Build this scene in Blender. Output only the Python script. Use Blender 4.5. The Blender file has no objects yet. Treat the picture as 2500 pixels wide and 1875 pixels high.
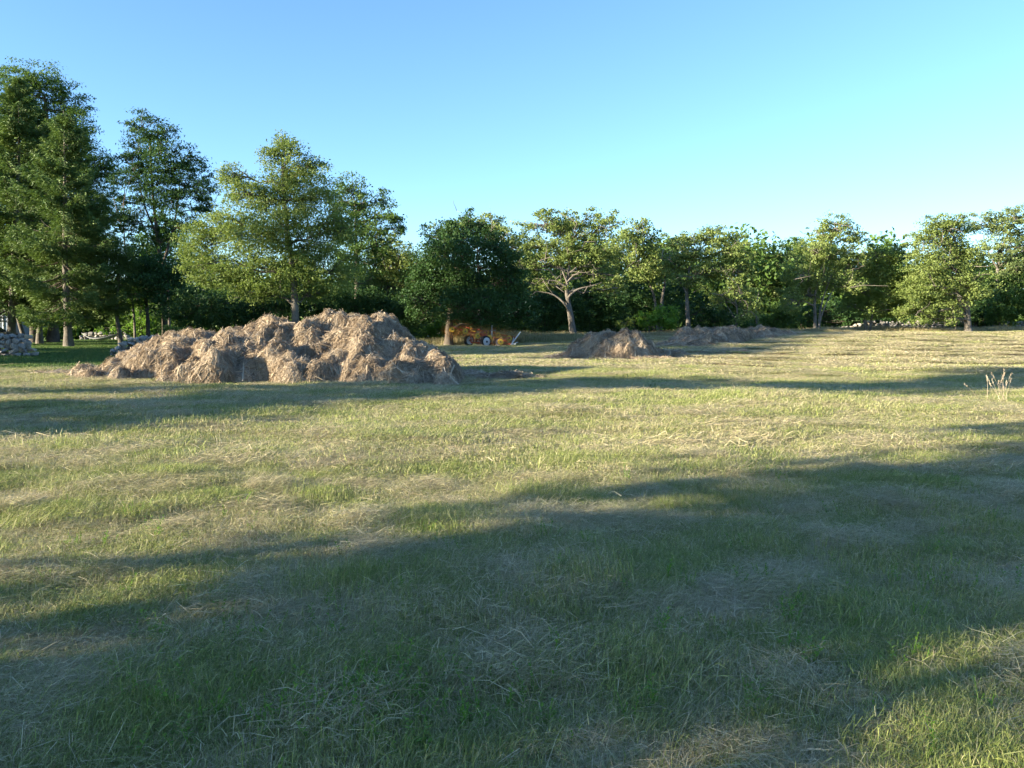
import bpy, bmesh, math, random
import numpy as np
from mathutils import Vector

rng = np.random.default_rng(7)
random.seed(7)
SC = bpy.context.scene
COL = SC.collection

# ------------------------------------------------------------------ camera, sky, sun, exposure
F = 2024.0                     # focal length in pixels of the 2500 px wide photograph
CAMZ = 1.6
PITCH = math.atan((937.5 - 790.0) / F)
cam = bpy.data.cameras.new('camera')
cam.sensor_width = 36.0
cam.lens = 36.0 * F / 2500.0
cam.clip_end = 3000.0
cam.clip_start = 0.05
camo = bpy.data.objects.new('camera', cam)
COL.objects.link(camo)
camo.location = (0, 0, CAMZ)
camo.rotation_euler = (math.pi / 2 - PITCH, 0, 0)
SC.camera = camo

SUN_EL = math.radians(13.5)
SX, SY = 0.928, 0.371          # horizontal direction the light travels
world = bpy.data.worlds.new('World')
SC.world = world
world.use_nodes = True
wn, wl = world.node_tree.nodes, world.node_tree.links
sky = wn.new('ShaderNodeTexSky')
sky.sky_type = 'NISHITA'
sky.sun_disc = False
sky.sun_elevation = SUN_EL
sky.sun_rotation = math.pi / 2 - math.atan2(-SY, -SX)
sky.altitude = 0
sky.air_density = 1.0
sky.dust_density = 0.3
sky.ozone_density = 1.4
bg = wn['Background']
bg.inputs['Strength'].default_value = 0.089
tint = wn.new('ShaderNodeMix'); tint.data_type = 'RGBA'; tint.blend_type = 'MULTIPLY'
tint.inputs[0].default_value = 1.0
tint.inputs[7].default_value = (0.55, 0.765, 1.06, 1)   # the camera's cool white balance
wl.new(sky.outputs['Color'], tint.inputs[6])
wl.new(tint.outputs[2], bg.inputs['Color'])

sun = bpy.data.lights.new('sun', 'SUN')
sun.energy = 5.0
sun.angle = math.radians(0.6)
sun.color = (1.0, 0.88, 0.67)
suno = bpy.data.objects.new('sun', sun)
COL.objects.link(suno)
suno.rotation_euler = Vector((SX * math.cos(SUN_EL), SY * math.cos(SUN_EL), -math.sin(SUN_EL))).to_track_quat('-Z', 'Y').to_euler()

vs = SC.view_settings
vs.view_transform = 'Standard'
vs.look = 'None'
vs.gamma = 1.0
vs.use_curve_mapping = False
vs.exposure = 2.1
SC.cycles.max_bounces = 6
SC.cycles.diffuse_bounces = 3
SC.cycles.transmission_bounces = 3
SC.cycles.use_adaptive_sampling = True
SC.cycles.adaptive_threshold = 0.02

# ------------------------------------------------------------------ helpers
def sstep(a, b, v):
    t = np.clip((v - a) / (b - a), 0, 1)
    return t * t * (3 - 2 * t)

def h(x, y):
    """height of the ground"""
    x = np.asarray(x, float); y = np.asarray(y, float)
    z = 0.95 * sstep(30, 75, y) * sstep(-14, 22, x)
    z = z + 0.14 * np.exp(-((y - 16.0 - 0.08 * x) / 4.2) ** 2) * sstep(-9, 3, x)
    z = z - 0.16 * np.exp(-((y - 23.0) / 4.5) ** 2) * sstep(-16, 0, x)
    z = z + 0.25 * np.exp(-(((x - 24) / 13) ** 2 + ((y - 50) / 12) ** 2))
    z = z + 0.10 * np.exp(-((y - 11.0 - 0.5 * x) / 2.2) ** 2) * sstep(2, -4, x)
    z = z + 0.022 * np.sin(0.9 * x + 1.3 * y + 1) + 0.02 * np.sin(1.7 * x - 0.8 * y) + 0.012 * np.sin(3.1 * x + 2.3 * y + 2) * np.sin(1.9 * y - 2.7 * x)
    z = z + 0.020 * np.sin(6.3 * x + 2.9 * y) * np.sin(4.7 * y - 3.6 * x + 1) + 0.016 * np.sin(9.7 * x - 4.1 * y + 2 * np.sin(1.3 * y)) * sstep(40, 20, y)
    rr = np.hypot((x - 26) * 0.8, y - 60)
    z = z + 0.10 * np.sin(rr * 2 * math.pi / 3.8 + 1.2 * np.sin(x * .3) + .8 * np.sin(y * .37)) * sstep(25, 32, y) * sstep(2, 9, x) * sstep(66, 60, y)
    return z

def P(px, py, Y):
    """the point at forward distance Y seen at that place of the photograph"""
    a = (px - 1250) / F; b = -(py - 937.5) / F
    d = (a, math.cos(PITCH) + b * math.sin(PITCH), -math.sin(PITCH) + b * math.cos(PITCH))
    k = Y / d[1]
    return np.array((d[0] * k, Y, CAMZ + d[2] * k))

def mesh_from(name, V, Fq, smooth=False, attrs=None, tri=False):
    V = np.ascontiguousarray(V, np.float32); Fq = np.ascontiguousarray(Fq, np.int32)
    me = bpy.data.meshes.new(name)
    n, k = Fq.shape
    me.vertices.add(len(V)); me.vertices.foreach_set('co', V.ravel())
    me.loops.add(n * k); me.loops.foreach_set('vertex_index', Fq.ravel())
    me.polygons.add(n); me.polygons.foreach_set('loop_start', np.arange(0, n * k, k, dtype=np.int32))
    me.polygons.foreach_set('use_smooth', np.full(n, smooth, bool))
    for an, arr in (attrs or {}).items():
        dom = 'FACE' if len(arr) == n and len(arr) != len(V) else 'POINT'
        me.attributes.new(an, 'FLOAT', dom).data.foreach_set('value', np.ascontiguousarray(arr, np.float32))
    me.update(calc_edges=True)
    return me

def link(name, me, mat=None, parent=None, loc=None):
    o = bpy.data.objects.new(name, me)
    COL.objects.link(o)
    if mat is not None:
        me.materials.clear(); me.materials.append(mat)
    if parent is not None: o.parent = parent
    if loc is not None: o.location = loc
    return o

def thing(name, loc, label, cat, group=None, rotz=0.0):
    o = bpy.data.objects.new(name, None)
    COL.objects.link(o)
    o.location = loc; o.rotation_euler = (0, 0, rotz)
    o.empty_display_size = 0.3
    tag(o, label, cat, group)
    return o

def tag(o, label=None, cat=None, group=None, kind=None):
    if label: o['label'] = label
    if cat: o['category'] = cat
    if group: o['group'] = group
    if kind: o['kind'] = kind
    return o

class MB:
    """collects quads"""
    def __init__(s): s.V = []; s.Q = []; s.n = 0
    def add(s, V, Q):
        s.V.append(np.asarray(V, float)); s.Q.append(np.asarray(Q, int) + s.n); s.n += len(V)
    def box(s, c, d, rotz=0.0, tilt=None):
        c = np.asarray(c, float); d = np.asarray(d, float) / 2
        v = np.array([(i, j, k) for i in (-1, 1) for j in (-1, 1) for k in (-1, 1)], float) * d
        if tilt is not None:
            ca, sa = math.cos(tilt), math.sin(tilt)
            v = np.stack((v[:, 0] * ca + v[:, 2] * sa, v[:, 1], -v[:, 0] * sa + v[:, 2] * ca), 1)
        ca, sa = math.cos(rotz), math.sin(rotz)
        v = np.stack((v[:, 0] * ca - v[:, 1] * sa, v[:, 0] * sa + v[:, 1] * ca, v[:, 2]), 1) + c
        s.add(v, [(0, 1, 3, 2), (4, 6, 7, 5), (0, 4, 5, 1), (2, 3, 7, 6), (0, 2, 6, 4), (1, 5, 7, 3)])
    def tube(s, pts, rad, sides=6, cap=True):
        pts = np.asarray(pts, float); rad = np.asarray(rad, float) * np.ones(len(pts))
        t = np.gradient(pts, axis=0); t /= np.linalg.norm(t, axis=1)[:, None] + 1e-9
        ref = np.array((0, 0, 1.0)) if abs(t[:, 2]).mean() < 0.8 else np.array((1.0, 0, 0))
        a = np.cross(t, ref); a /= np.linalg.norm(a, axis=1)[:, None] + 1e-9
        b = np.cross(t, a)
        th = np.arange(sides) * 2 * math.pi / sides
        V = pts[:, None, :] + rad[:, None, None] * (np.cos(th)[None, :, None] * a[:, None, :] + np.sin(th)[None, :, None] * b[:, None, :])
        n = len(pts); Q = []
        for i in range(n - 1):
            for j in range(sides):
                k = (j + 1) % sides
                Q.append((i * sides + j, i * sides + k, (i + 1) * sides + k, (i + 1) * sides + j))
        if cap and sides in (4, 6, 8, 12, 16, 20, 24):
            for base in (0, (n - 1) * sides):
                for j in range(1, sides - 2, 2):
                    Q.append((base, base + j, base + j + 1, base + j + 2))
        s.add(V.reshape(-1, 3), Q)
    def build(s, name, mat, parent=None, smooth=False, loc=None):
        V = np.concatenate(s.V); Q = np.concatenate(s.Q)
        return link(name, mesh_from(name, V, Q, smooth), mat, parent, loc)

# ------------------------------------------------------------------ materials
def mat_new(name):
    m = bpy.data.materials.new(name); m.use_nodes = True
    nt = m.node_tree
    for n in list(nt.nodes): nt.nodes.remove(n)
    out = nt.nodes.new('ShaderNodeOutputMaterial')
    return m, nt, out

def ramp(nt, src, stops):
    r = nt.nodes.new('ShaderNodeValToRGB')
    e = r.color_ramp.elements
    while len(e) < len(stops): e.new(0.5)
    for el, (p, c) in zip(e, stops):
        el.position = p; el.color = (*c, 1)
    nt.links.new(src, r.inputs[0])
    return r.outputs[0]

def noise(nt, scale, detail=3.0, rough=0.55, vec=None):
    n = nt.nodes.new('ShaderNodeTexNoise')
    n.inputs['Scale'].default_value = scale; n.inputs['Detail'].default_value = detail
    n.inputs['Roughness'].default_value = rough
    if vec is not None: nt.links.new(vec, n.inputs['Vector'])
    return n.outputs['Fac']

def attr(nt, name):
    a = nt.nodes.new('ShaderNodeAttribute'); a.attribute_name = name
    return a.outputs['Fac']

def mixc(nt, fac, a, b, mode='MIX'):
    m = nt.nodes.new('ShaderNodeMix'); m.data_type = 'RGBA'; m.blend_type = mode
    if isinstance(fac, (int, float)): m.inputs[0].default_value = fac
    else: nt.links.new(fac, m.inputs[0])
    for i, c in ((6, a), (7, b)):
        if isinstance(c, tuple): m.inputs[i].default_value = (*c, 1)
        else: nt.links.new(c, m.inputs[i])
    return m.outputs[2]

def math_n(nt, op, a, b=None, clamp=False):
    m = nt.nodes.new('ShaderNodeMath'); m.operation = op; m.use_clamp = clamp
    for i, v in ((0, a), (1, b)):
        if v is None: continue
        if isinstance(v, (int, float)): m.inputs[i].default_value = v
        else: nt.links.new(v, m.inputs[i])
    return m.outputs[0]

def pos(nt):
    return nt.nodes.new('ShaderNodeNewGeometry').outputs['Position']

def bsdf(nt, out, color, rough=0.7, spec=0.3, metal=0.0, normal=None, trans=0.0, tcol=None):
    p = nt.nodes.new('ShaderNodeBsdfPrincipled')
    p.inputs['Roughness'].default_value = rough
    p.inputs['Specular IOR Level'].default_value = spec
    p.inputs['Metallic'].default_value = metal
    if isinstance(color, tuple): p.inputs['Base Color'].default_value = (*color, 1)
    else: nt.links.new(color, p.inputs['Base Color'])
    if normal is not None: nt.links.new(normal, p.inputs['Normal'])
    sh = p.outputs[0]
    if trans > 0:
        t = nt.nodes.new('ShaderNodeBsdfTranslucent')
        c = tcol if tcol is not None else color
        if isinstance(c, tuple): t.inputs[0].default_value = (*c, 1)
        else: nt.links.new(c, t.inputs[0])
        mx = nt.nodes.new('ShaderNodeMixShader'); mx.inputs[0].default_value = trans
        nt.links.new(sh, mx.inputs[1]); nt.links.new(t.outputs[0], mx.inputs[2])
        sh = mx.outputs[0]
    nt.links.new(sh, out.inputs[0])

def bump(nt, fac, strength, dist=0.02):
    b = nt.nodes.new('ShaderNodeBump'); b.inputs['Strength'].default_value = strength
    b.inputs['Distance'].default_value = dist
    nt.links.new(fac, b.inputs['Height'])
    return b.outputs[0]

def leaf_mat(name, c0, c1, c2, trans=0.3, rough=0.55, spec=0.25):
    m, nt, out = mat_new(name)
    t = attr(nt, 'tint')
    n = noise(nt, 0.55, 2.0, 0.5, pos(nt))
    f = math_n(nt, 'ADD', math_n(nt, 'MULTIPLY', t, 0.6), math_n(nt, 'MULTIPLY', math_n(nt, 'SUBTRACT', n, 0.3), 0.9), True)
    col = ramp(nt, f, [(0.0, c0), (0.5, c1), (1.0, c2)])
    tc = mixc(nt, 0.5, col, (c2[0] * 1.3, c2[1] * 1.5, c2[2] * 0.8))
    bsdf(nt, out, col, rough, spec, trans=trans, tcol=tc)
    return m

def plain(name, col, rough=0.6, spec=0.3, metal=0.0, var=0.25, scale=8.0, bmp=0.0):
    m, nt, out = mat_new(name)
    tcn = nt.nodes.new('ShaderNodeTexCoord').outputs['Object']
    n = noise(nt, scale, 5.0, 0.6, tcn)
    c = ramp(nt, n, [(0.25, tuple(v * (1 - var) for v in col)), (0.75, tuple(min(v * (1 + var), 0.95) for v in col))])
    bsdf(nt, out, c, rough, spec, metal, normal=bump(nt, n, bmp, 0.03) if bmp else None)
    return m

M = {}
M['leaf_olive'] = leaf_mat('leaf_olive', (0.098, 0.138, 0.032), (0.17, 0.22, 0.060), (0.26, 0.30, 0.10), trans=0.32)
M['leaf_bright'] = leaf_mat('leaf_bright', (0.075, 0.118, 0.022), (0.138, 0.190, 0.042), (0.225, 0.270, 0.080), trans=0.32)
M['leaf_mid'] = leaf_mat('leaf_mid', (0.048, 0.092, 0.020), (0.080, 0.140, 0.030), (0.130, 0.195, 0.046))
M['leaf_dark'] = leaf_mat('leaf_dark', (0.024, 0.058, 0.018), (0.040, 0.088, 0.024), (0.068, 0.125, 0.036), trans=0.25)
M['leaf_pale'] = leaf_mat('leaf_pale', (0.095, 0.135, 0.046), (0.15, 0.195, 0.068), (0.215, 0.255, 0.10))
M['leaf_lime'] = leaf_mat('leaf_lime', (0.070, 0.150, 0.016), (0.12, 0.22, 0.026), (0.18, 0.28, 0.045), trans=0.4)
M['needle'] = leaf_mat('needle', (0.044, 0.090, 0.024), (0.090, 0.145, 0.034), (0.150, 0.200, 0.052), trans=0.15, rough=0.6)

def bark_mat(name, c0, c1):
    m, nt, out = mat_new(name)
    tcn = nt.nodes.new('ShaderNodeTexCoord').outputs['Object']
    mp = nt.nodes.new('ShaderNodeMapping'); mp.inputs['Scale'].default_value = (7, 7, 1.6)
    nt.links.new(tcn, mp.inputs[0])
    n = noise(nt, 2.0, 6.0, 0.7, mp.outputs[0])
    n2 = noise(nt, 0.9, 3.0, 0.6, tcn)
    c = ramp(nt, n, [(0.3, c0), (0.7, c1)])
    c = mixc(nt, ramp(nt, n2, [(0.45, (0, 0, 0)), (0.7, (0.6, 0.6, 0.6))]), c, tuple(min(v * 1.5 + 0.03, 0.6) for v in c1))
    bsdf(nt, out, c, 0.85, 0.2, normal=bump(nt, n, 0.8, 0.05))
    return m
M['bark_grey'] = bark_mat('bark_grey', (0.058, 0.049, 0.040), (0.18, 0.158, 0.128))
M['bark_dark'] = bark_mat('bark_dark', (0.045, 0.036, 0.028), (0.13, 0.105, 0.08))

def grass_mat(name, straw, green):
    m, nt, out = mat_new(name)
    g, r = attr(nt, 'g'), attr(nt, 'tint')
    p = pos(nt)
    n1 = noise(nt, 0.8, 4.0, 0.65, p); n2 = noise(nt, 4.5, 2.0, 0.5, p)
    sh = math_n(nt, 'ADD', math_n(nt, 'MULTIPLY', math_n(nt, 'SUBTRACT', n1, 0.5), 1.1), math_n(nt, 'MULTIPLY', math_n(nt, 'SUBTRACT', n2, 0.5), 0.9))
    f = math_n(nt, 'ADD', g, sh, True)
    cs = ramp(nt, r, [(0.0, straw[0]), (0.5, straw[1]), (1.0, straw[2])])
    cg = ramp(nt, r, [(0.0, green[0]), (0.5, green[1]), (1.0, green[2])])
    c = mixc(nt, f, cs, cg)
    bsdf(nt, out, c, 0.6, 0.2, trans=0.25)
    return m
STRAW = [(0.31, 0.25, 0.14), (0.48, 0.40, 0.245), (0.66, 0.565, 0.37)]
GREEN = [(0.115, 0.165, 0.040), (0.215, 0.265, 0.062), (0.35, 0.38, 0.105)]
M['grass'] = grass_mat('grass', STRAW, GREEN)
M['lawn'] = grass_mat('lawn', [(0.10, 0.13, 0.04), (0.13, 0.17, 0.05), (0.2, 0.22, 0.08)], [(0.04, 0.09, 0.018), (0.07, 0.14, 0.028), (0.10, 0.18, 0.04)])
M['tallgrass'] = grass_mat('tallgrass', [(0.24, 0.19, 0.10), (0.36, 0.30, 0.16), (0.50, 0.43, 0.25)], [(0.09, 0.13, 0.03), (0.14, 0.18, 0.05), (0.2, 0.22, 0.08)])

def hay_mat():
    m, nt, out = mat_new('hay')
    r = attr(nt, 'tint')
    n = noise(nt, 2.2, 4.0, 0.7, pos(nt))
    f = math_n(nt, 'ADD', math_n(nt, 'MULTIPLY', r, 0.7), math_n(nt, 'MULTIPLY', math_n(nt, 'SUBTRACT', n, 0.35), 0.8), True)
    c = ramp(nt, f, [(0.0, (0.17, 0.125, 0.082)), (0.45, (0.39, 0.305, 0.21)), (1.0, (0.63, 0.53, 0.385))])
    bsdf(nt, out, c, 0.7, 0.15, trans=0.15)
    return m
M['hay'] = hay_mat()

def ground_mat():
    m, nt, out = mat_new('ground')
    p = pos(nt)
    lawn, wood, row = attr(nt, 'lawn'), attr(nt, 'wood'), attr(nt, 'row')
    n1 = noise(nt, 0.35, 5.0, 0.65, p); n2 = noise(nt, 9.0, 6.0, 0.7, p); n3 = noise(nt, 60.0, 4.0, 0.7, p)
    dry = ramp(nt, n3, [(0.25, (0.17, 0.13, 0.072)), (0.75, (0.40, 0.33, 0.185))])
    grn = ramp(nt, n3, [(0.25, (0.09, 0.11, 0.032)), (0.75, (0.21, 0.22, 0.07))])
    f = math_n(nt, 'ADD', math_n(nt, 'MULTIPLY', n1, 1.0), math_n(nt, 'MULTIPLY', n2, 0.5))
    f = math_n(nt, 'ADD', f, math_n(nt, 'MULTIPLY', row, 0.35))
    f = ramp(nt, f, [(0.6, (0, 0, 0)), (1.0, (0.8, 0.8, 0.8))])
    c = mixc(nt, f, dry, grn)
    c = mixc(nt, lawn, c, ramp(nt, n2, [(0.3, (0.05, 0.10, 0.022)), (0.7, (0.085, 0.15, 0.034))]))
    c = mixc(nt, wood, c, ramp(nt, n2, [(0.3, (0.05, 0.045, 0.02)), (0.7, (0.11, 0.10, 0.045))]))
    bsdf(nt, out, c, 0.9, 0.1, normal=bump(nt, n2, 0.5, 0.06))
    return m
M['ground'] = ground_mat()

def stone_mat():
    m, nt, out = mat_new('fieldstone')
    tcn = nt.nodes.new('ShaderNodeTexCoord').outputs['Object']
    oi = nt.nodes.new('ShaderNodeObjectInfo')
    n = noise(nt, 6.0, 6.0, 0.7, tcn)
    c = ramp(nt, n, [(0.3, (0.15, 0.145, 0.135)), (0.55, (0.30, 0.29, 0.27)), (0.75, (0.45, 0.43, 0.39))])
    k = ramp(nt, oi.outputs['Random'], [(0.0, (0.62, 0.60, 0.58)), (0.5, (1.0, 0.98, 0.95)), (1.0, (1.25, 1.15, 1.0))])
    c = mixc(nt, 1.0, c, k, 'MULTIPLY')
    bsdf(nt, out, c, 0.85, 0.2, normal=bump(nt, n, 0.5, 0.03))
    return m
M['stone'] = stone_mat()
M['red'] = plain('red_paint', (0.42, 0.055, 0.025), 0.45, 0.4, var=0.3)
M['yellow'] = plain('yellow_paint', (0.55, 0.31, 0.035), 0.6, 0.3, var=0.3)
M['tine'] = plain('tine_steel', (0.34, 0.16, 0.04), 0.5, 0.4, 0.2)
M['rubber'] = plain('rubber', (0.022, 0.021, 0.02), 0.85, 0.2)
M['white'] = plain('white_paint', (0.55, 0.55, 0.53), 0.5, 0.3, var=0.1)
M['steel'] = plain('grey_steel', (0.30, 0.31, 0.32), 0.45, 0.5, 0.5)
M['black'] = plain('black_paint', (0.03, 0.03, 0.032), 0.5, 0.4)
M['siding'] = plain('pale_siding', (0.30, 0.34, 0.40), 0.7, 0.2, var=0.06)
M['siding2'] = plain('grey_shingle', (0.20, 0.24, 0.29), 0.8, 0.2, var=0.2)
M['trim'] = plain('white_trim', (0.55, 0.57, 0.60), 0.6, 0.2, var=0.04)
M['roof'] = plain('roof_shingle', (0.09, 0.085, 0.08), 0.9, 0.1, var=0.3)
M['rope'] = plain('hammock_cotton', (0.30, 0.31, 0.31), 0.9, 0.1, var=0.1)
M['carpaint'] = plain('car_paint', (0.035, 0.04, 0.05), 0.25, 0.5, 0.3, var=0.05)
def glass_mat():
    m, nt, out = mat_new('window_glass')
    bsdf(nt, out, (0.05, 0.07, 0.09), 0.06, 0.6)
    return m
M['glass'] = glass_mat()

# ------------------------------------------------------------------ ground
def axis(lo, a, b, hi, fine):
    return np.unique(np.concatenate((np.linspace(lo, a, 14), np.arange(a, b, fine), np.linspace(b, hi, 14))))
def lawn_f(x, y):
    return sstep(27.5, 31, y + 0.25 * (x + 14) + .5 * np.sin(x)) * sstep(-6.5, -10, x) * sstep(95, 80, y)
def row_f(x, y):
    """raked rows on the knoll"""
    rr = np.hypot((x - 26) * 0.8, y - 60)
    return np.sin(rr * 2 * math.pi / 3.8 + 1.2 * np.sin(x * .3) + .8 * np.sin(y * .37)) * sstep(25, 32, y) * sstep(2, 9, x)
def wood_f(x, y):
    edge = np.where(x > -6, 66 + 3 * sstep(10, 25, x), 56.0)
    edge = np.where(x < -14, 82.0, edge)
    return sstep(edge, edge + 3, y)
def ground():
    xs = axis(-1500, -60, 62, 1500, 0.42); ys = axis(-1500, -12, 100, 2500, 0.42)
    X, Y = np.meshgrid(xs, ys)
    fade = sstep(1500, 150, np.hypot(X, Y))
    Z = h(X, Y) * np.clip(fade, 0.0, 1)
    V = np.stack((X, Y, Z), -1).reshape(-1, 3)
    nx, ny = len(xs), len(ys)
    i = np.arange(nx - 1)[None, :] + nx * np.arange(ny - 1)[:, None]
    Q = np.stack((i, i + 1, i + 1 + nx, i + nx), -1).reshape(-1, 4)
    row = -row_f(X, Y)
    me = mesh_from('field', V, Q, True, {'lawn': lawn_f(X, Y).ravel(), 'wood': wood_f(X, Y).ravel(), 'row': row.ravel()})
    tag(link('field', me, M['ground']), kind='structure')
ground()

# ------------------------------------------------------------------ grass
PATCH = bpy.data.collections.new('grass_sources')
def blades(n, size, L, W, e0, e1, z0, g, gauss=True, head=None):
    """n blades as triangles: returns verts, tris, green, tint"""
    if gauss: xy = rng.normal(0, size * 0.38, (n, 2))
    else: xy = rng.uniform(-size / 2, size / 2, (n, 2))
    a = rng.uniform(0, 2 * math.pi, n) if head is None else rng.normal(head[0], head[1], n)
    Ls = rng.uniform(*L, n); Ws = rng.uniform(*W, n)
    E0 = np.radians(rng.normal(*e0, n)); E1 = np.radians(rng.normal(*e1, n))
    hd = np.stack((np.cos(a), np.sin(a)), 1)
    p0 = np.concatenate((xy, rng.uniform(*z0, n)[:, None]), 1)
    def stepv(E): return np.concatenate((hd * np.cos(E)[:, None], np.sin(E)[:, None]), 1) * (Ls / 2)[:, None]
    p1 = p0 + stepv(E0); p2 = p1 + stepv(E1)
    wa = a + math.pi / 2 + rng.normal(0, 0.5, n)
    wv = np.stack((np.cos(wa), np.sin(wa), rng.normal(0, 0.35, n)), 1) * (Ws / 2)[:, None]
    V = np.stack((p0 - wv, p0 + wv, p1 - wv * .8, p1 + wv * .8, p2), 1)
    V[:, :, 2] = np.maximum(V[:, :, 2], -0.01)
    b = np.arange(n)[:, None] * 5
    T = np.concatenate((b + [[0, 1, 3]], b + [[0, 3, 2]], b + [[2, 3, 4]]), 1).reshape(-1, 3)
    gv = np.repeat(np.clip(rng.normal(g[0], g[1], n), -0.5, 1.5), 5); tv = np.repeat(rng.uniform(0, 1, n), 5)
    return V.reshape(-1, 3), T, gv, tv

def patch(name, mat, *sets):
    V, T, G, R, n = [], [], [], [], 0
    for s in sets:
        v, t, g, r = blades(**s)
        V.append(v); T.append(t + n); G.append(g); R.append(r); n += len(v)
    me = mesh_from(name, np.concatenate(V), np.concatenate(T), False, {'g': np.concatenate(G), 'tint': np.concatenate(R)})
    me.materials.append(mat)
    o = bpy.data.objects.new(name, me)
    return o

def scatter(name, pts, rot, scl, idx, sources):
    """one object: instances of the source patches on the points"""
    c = bpy.data.collections.new(name + '_sources')
    for k, o in enumerate(sources):
        o.name = '%s_source_%02d' % (name, k)
        c.objects.link(o)
    me = bpy.data.meshes.new(name)
    me.vertices.add(len(pts)); me.vertices.foreach_set('co', np.ascontiguousarray(pts, np.float32).ravel())
    me.attributes.new('rot', 'FLOAT_VECTOR', 'POINT').data.foreach_set('vector', np.ascontiguousarray(rot, np.float32).ravel())
    me.attributes.new('scl', 'FLOAT_VECTOR', 'POINT').data.foreach_set('vector', np.ascontiguousarray(scl, np.float32).ravel())
    me.attributes.new('idx', 'INT', 'POINT').data.foreach_set('value', np.ascontiguousarray(idx, np.int32))
    o = link(name, me)
    ng = bpy.data.node_groups.new(name, 'GeometryNodeTree')
    ng.interface.new_socket('Geometry', in_out='INPUT', socket_type='NodeSocketGeometry')
    ng.interface.new_socket('Geometry', in_out='OUTPUT', socket_type='NodeSocketGeometry')
    N, Lk = ng.nodes, ng.links
    gi, go = N.new('NodeGroupInput'), N.new('NodeGroupOutput')
    ci = N.new('GeometryNodeCollectionInfo'); ci.inputs['Collection'].default_value = c
    ci.inputs['Separate Children'].default_value = True; ci.inputs['Reset Children'].default_value = True
    ip = N.new('GeometryNodeInstanceOnPoints'); ip.inputs['Pick Instance'].default_value = True
    def na(nm, t):
        n = N.new('GeometryNodeInputNamedAttribute'); n.data_type = t; n.inputs['Name'].default_value = nm
        return n.outputs['Attribute']
    Lk.new(gi.outputs[0], ip.inputs['Points']); Lk.new(ci.outputs[0], ip.inputs['Instance'])
    Lk.new(na('idx', 'INT'), ip.inputs['Instance Index'])
    e2r = N.new('FunctionNodeEulerToRotation')
    Lk.new(na('rot', 'FLOAT_VECTOR'), e2r.inputs[0]); Lk.new(e2r.outputs[0], ip.inputs['Rotation'])
    Lk.new(na('scl', 'FLOAT_VECTOR'), ip.inputs['Scale'])
    Lk.new(ip.outputs[0], go.inputs[0])
    o.modifiers.new('scatter', 'NODES').node_group = ng
    return o

def lumps(x, y, f, seed):
    """cheap smooth noise 0..1"""
    r = np.random.default_rng(seed); v = 0
    for k in range(7):
        a = r.uniform(0, 2 * math.pi); q = f * r.uniform(0.6, 1.8)
        v = v + np.sin(q * (x * math.cos(a) + y * math.sin(a)) + r.uniform(0, 6.3))
    return 0.5 + 0.5 * np.tanh(v / 2.2)

def jit_grid(x0, x1, y0, y1, s):
    xs, ys = np.meshgrid(np.arange(x0, x1, s), np.arange(y0, y1, s))
    xs = xs + rng.uniform(-.5, .5, xs.shape) * s; ys = ys + rng.uniform(-.5, .5, ys.shape) * s
    return xs.ravel(), ys.ravel()

def lod_patches(size, n, w, tall, gs=0.0):
    out = []
    def patch(nm, mt, *sets): return globals()['patch'](nm, mt, *[dict(q, g=(q['g'][0] + gs, q['g'][1])) for q in sets])
    g = M['grass']
    for k in range(5):   # short stubble with thatch
        out.append(patch('p', g,
            dict(n=int(n * .46), size=size, L=(.05 * tall, .18 * tall), W=w, e0=(12, 16), e1=(2, 14), z0=(0, .03), g=(.32, .32)),
            dict(n=int(n * .50), size=size, L=(.05 * tall, .12 * tall), W=w, e0=(66, 18), e1=(46, 26), z0=(0, .0), g=(.66, .38)),
            dict(n=int(n * .016), size=size, L=(.2 * tall, .5 * tall), W=(w[0] * .8, w[1] * .8), e0=(5, 6), e1=(-3, 7), z0=(.02, .06), g=(-.2, .2))))
    for k in range(3):   # green tufts
        out.append(patch('p', g,
            dict(n=int(n * .26), size=size, L=(.06 * tall, .18 * tall), W=w, e0=(14, 16), e1=(4, 14), z0=(0, .03), g=(.45, .3)),
            dict(n=int(n * .75), size=size, L=(.06 * tall, .15 * tall), W=w, e0=(68, 16), e1=(44, 26), z0=(0, .0), g=(.82, .3)),
            dict(n=int(n * .05), size=size, L=(.10 * tall, .19 * tall), W=(w[0] * 1.5, w[1] * 1.6), e0=(76, 10), e1=(58, 18), z0=(0, .0), g=(1.4, .15))))
    for k in range(3):   # matted dry hay
        hd = rng.uniform(-.5, .5)
        out.append(patch('p', g,
            dict(n=int(n * .85), size=size, L=(.08 * tall, .34 * tall), W=(w[0] * .8, w[1] * .85), e0=(9, 11), e1=(-2, 11), z0=(.0, .05), g=(.24, .28), head=(hd, 1.25)),
            dict(n=int(n * .30), size=size, L=(.06 * tall, .13 * tall), W=w, e0=(66, 18), e1=(40, 26), z0=(0, .0), g=(.75, .3)),
            dict(n=int(n * .025), size=size, L=(.25 * tall, .55 * tall), W=(w[0] * .8, w[1] * .8), e0=(6, 6), e1=(-4, 7), z0=(.03, .07), g=(-.3, .2))))
    for k in range(2):   # lying green grass
        hd = rng.uniform(-.6, .6)
        out.append(patch('p', g,
            dict(n=int(n * .8), size=size, L=(.09 * tall, .24 * tall), W=w, e0=(32, 16), e1=(-6, 16), z0=(.0, .03), g=(.85, .28), head=(hd, .9)),
            dict(n=int(n * .3), size=size, L=(.06 * tall, .14 * tall), W=w, e0=(66, 18), e1=(40, 26), z0=(0, .0), g=(.9, .3))))
    return out
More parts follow.
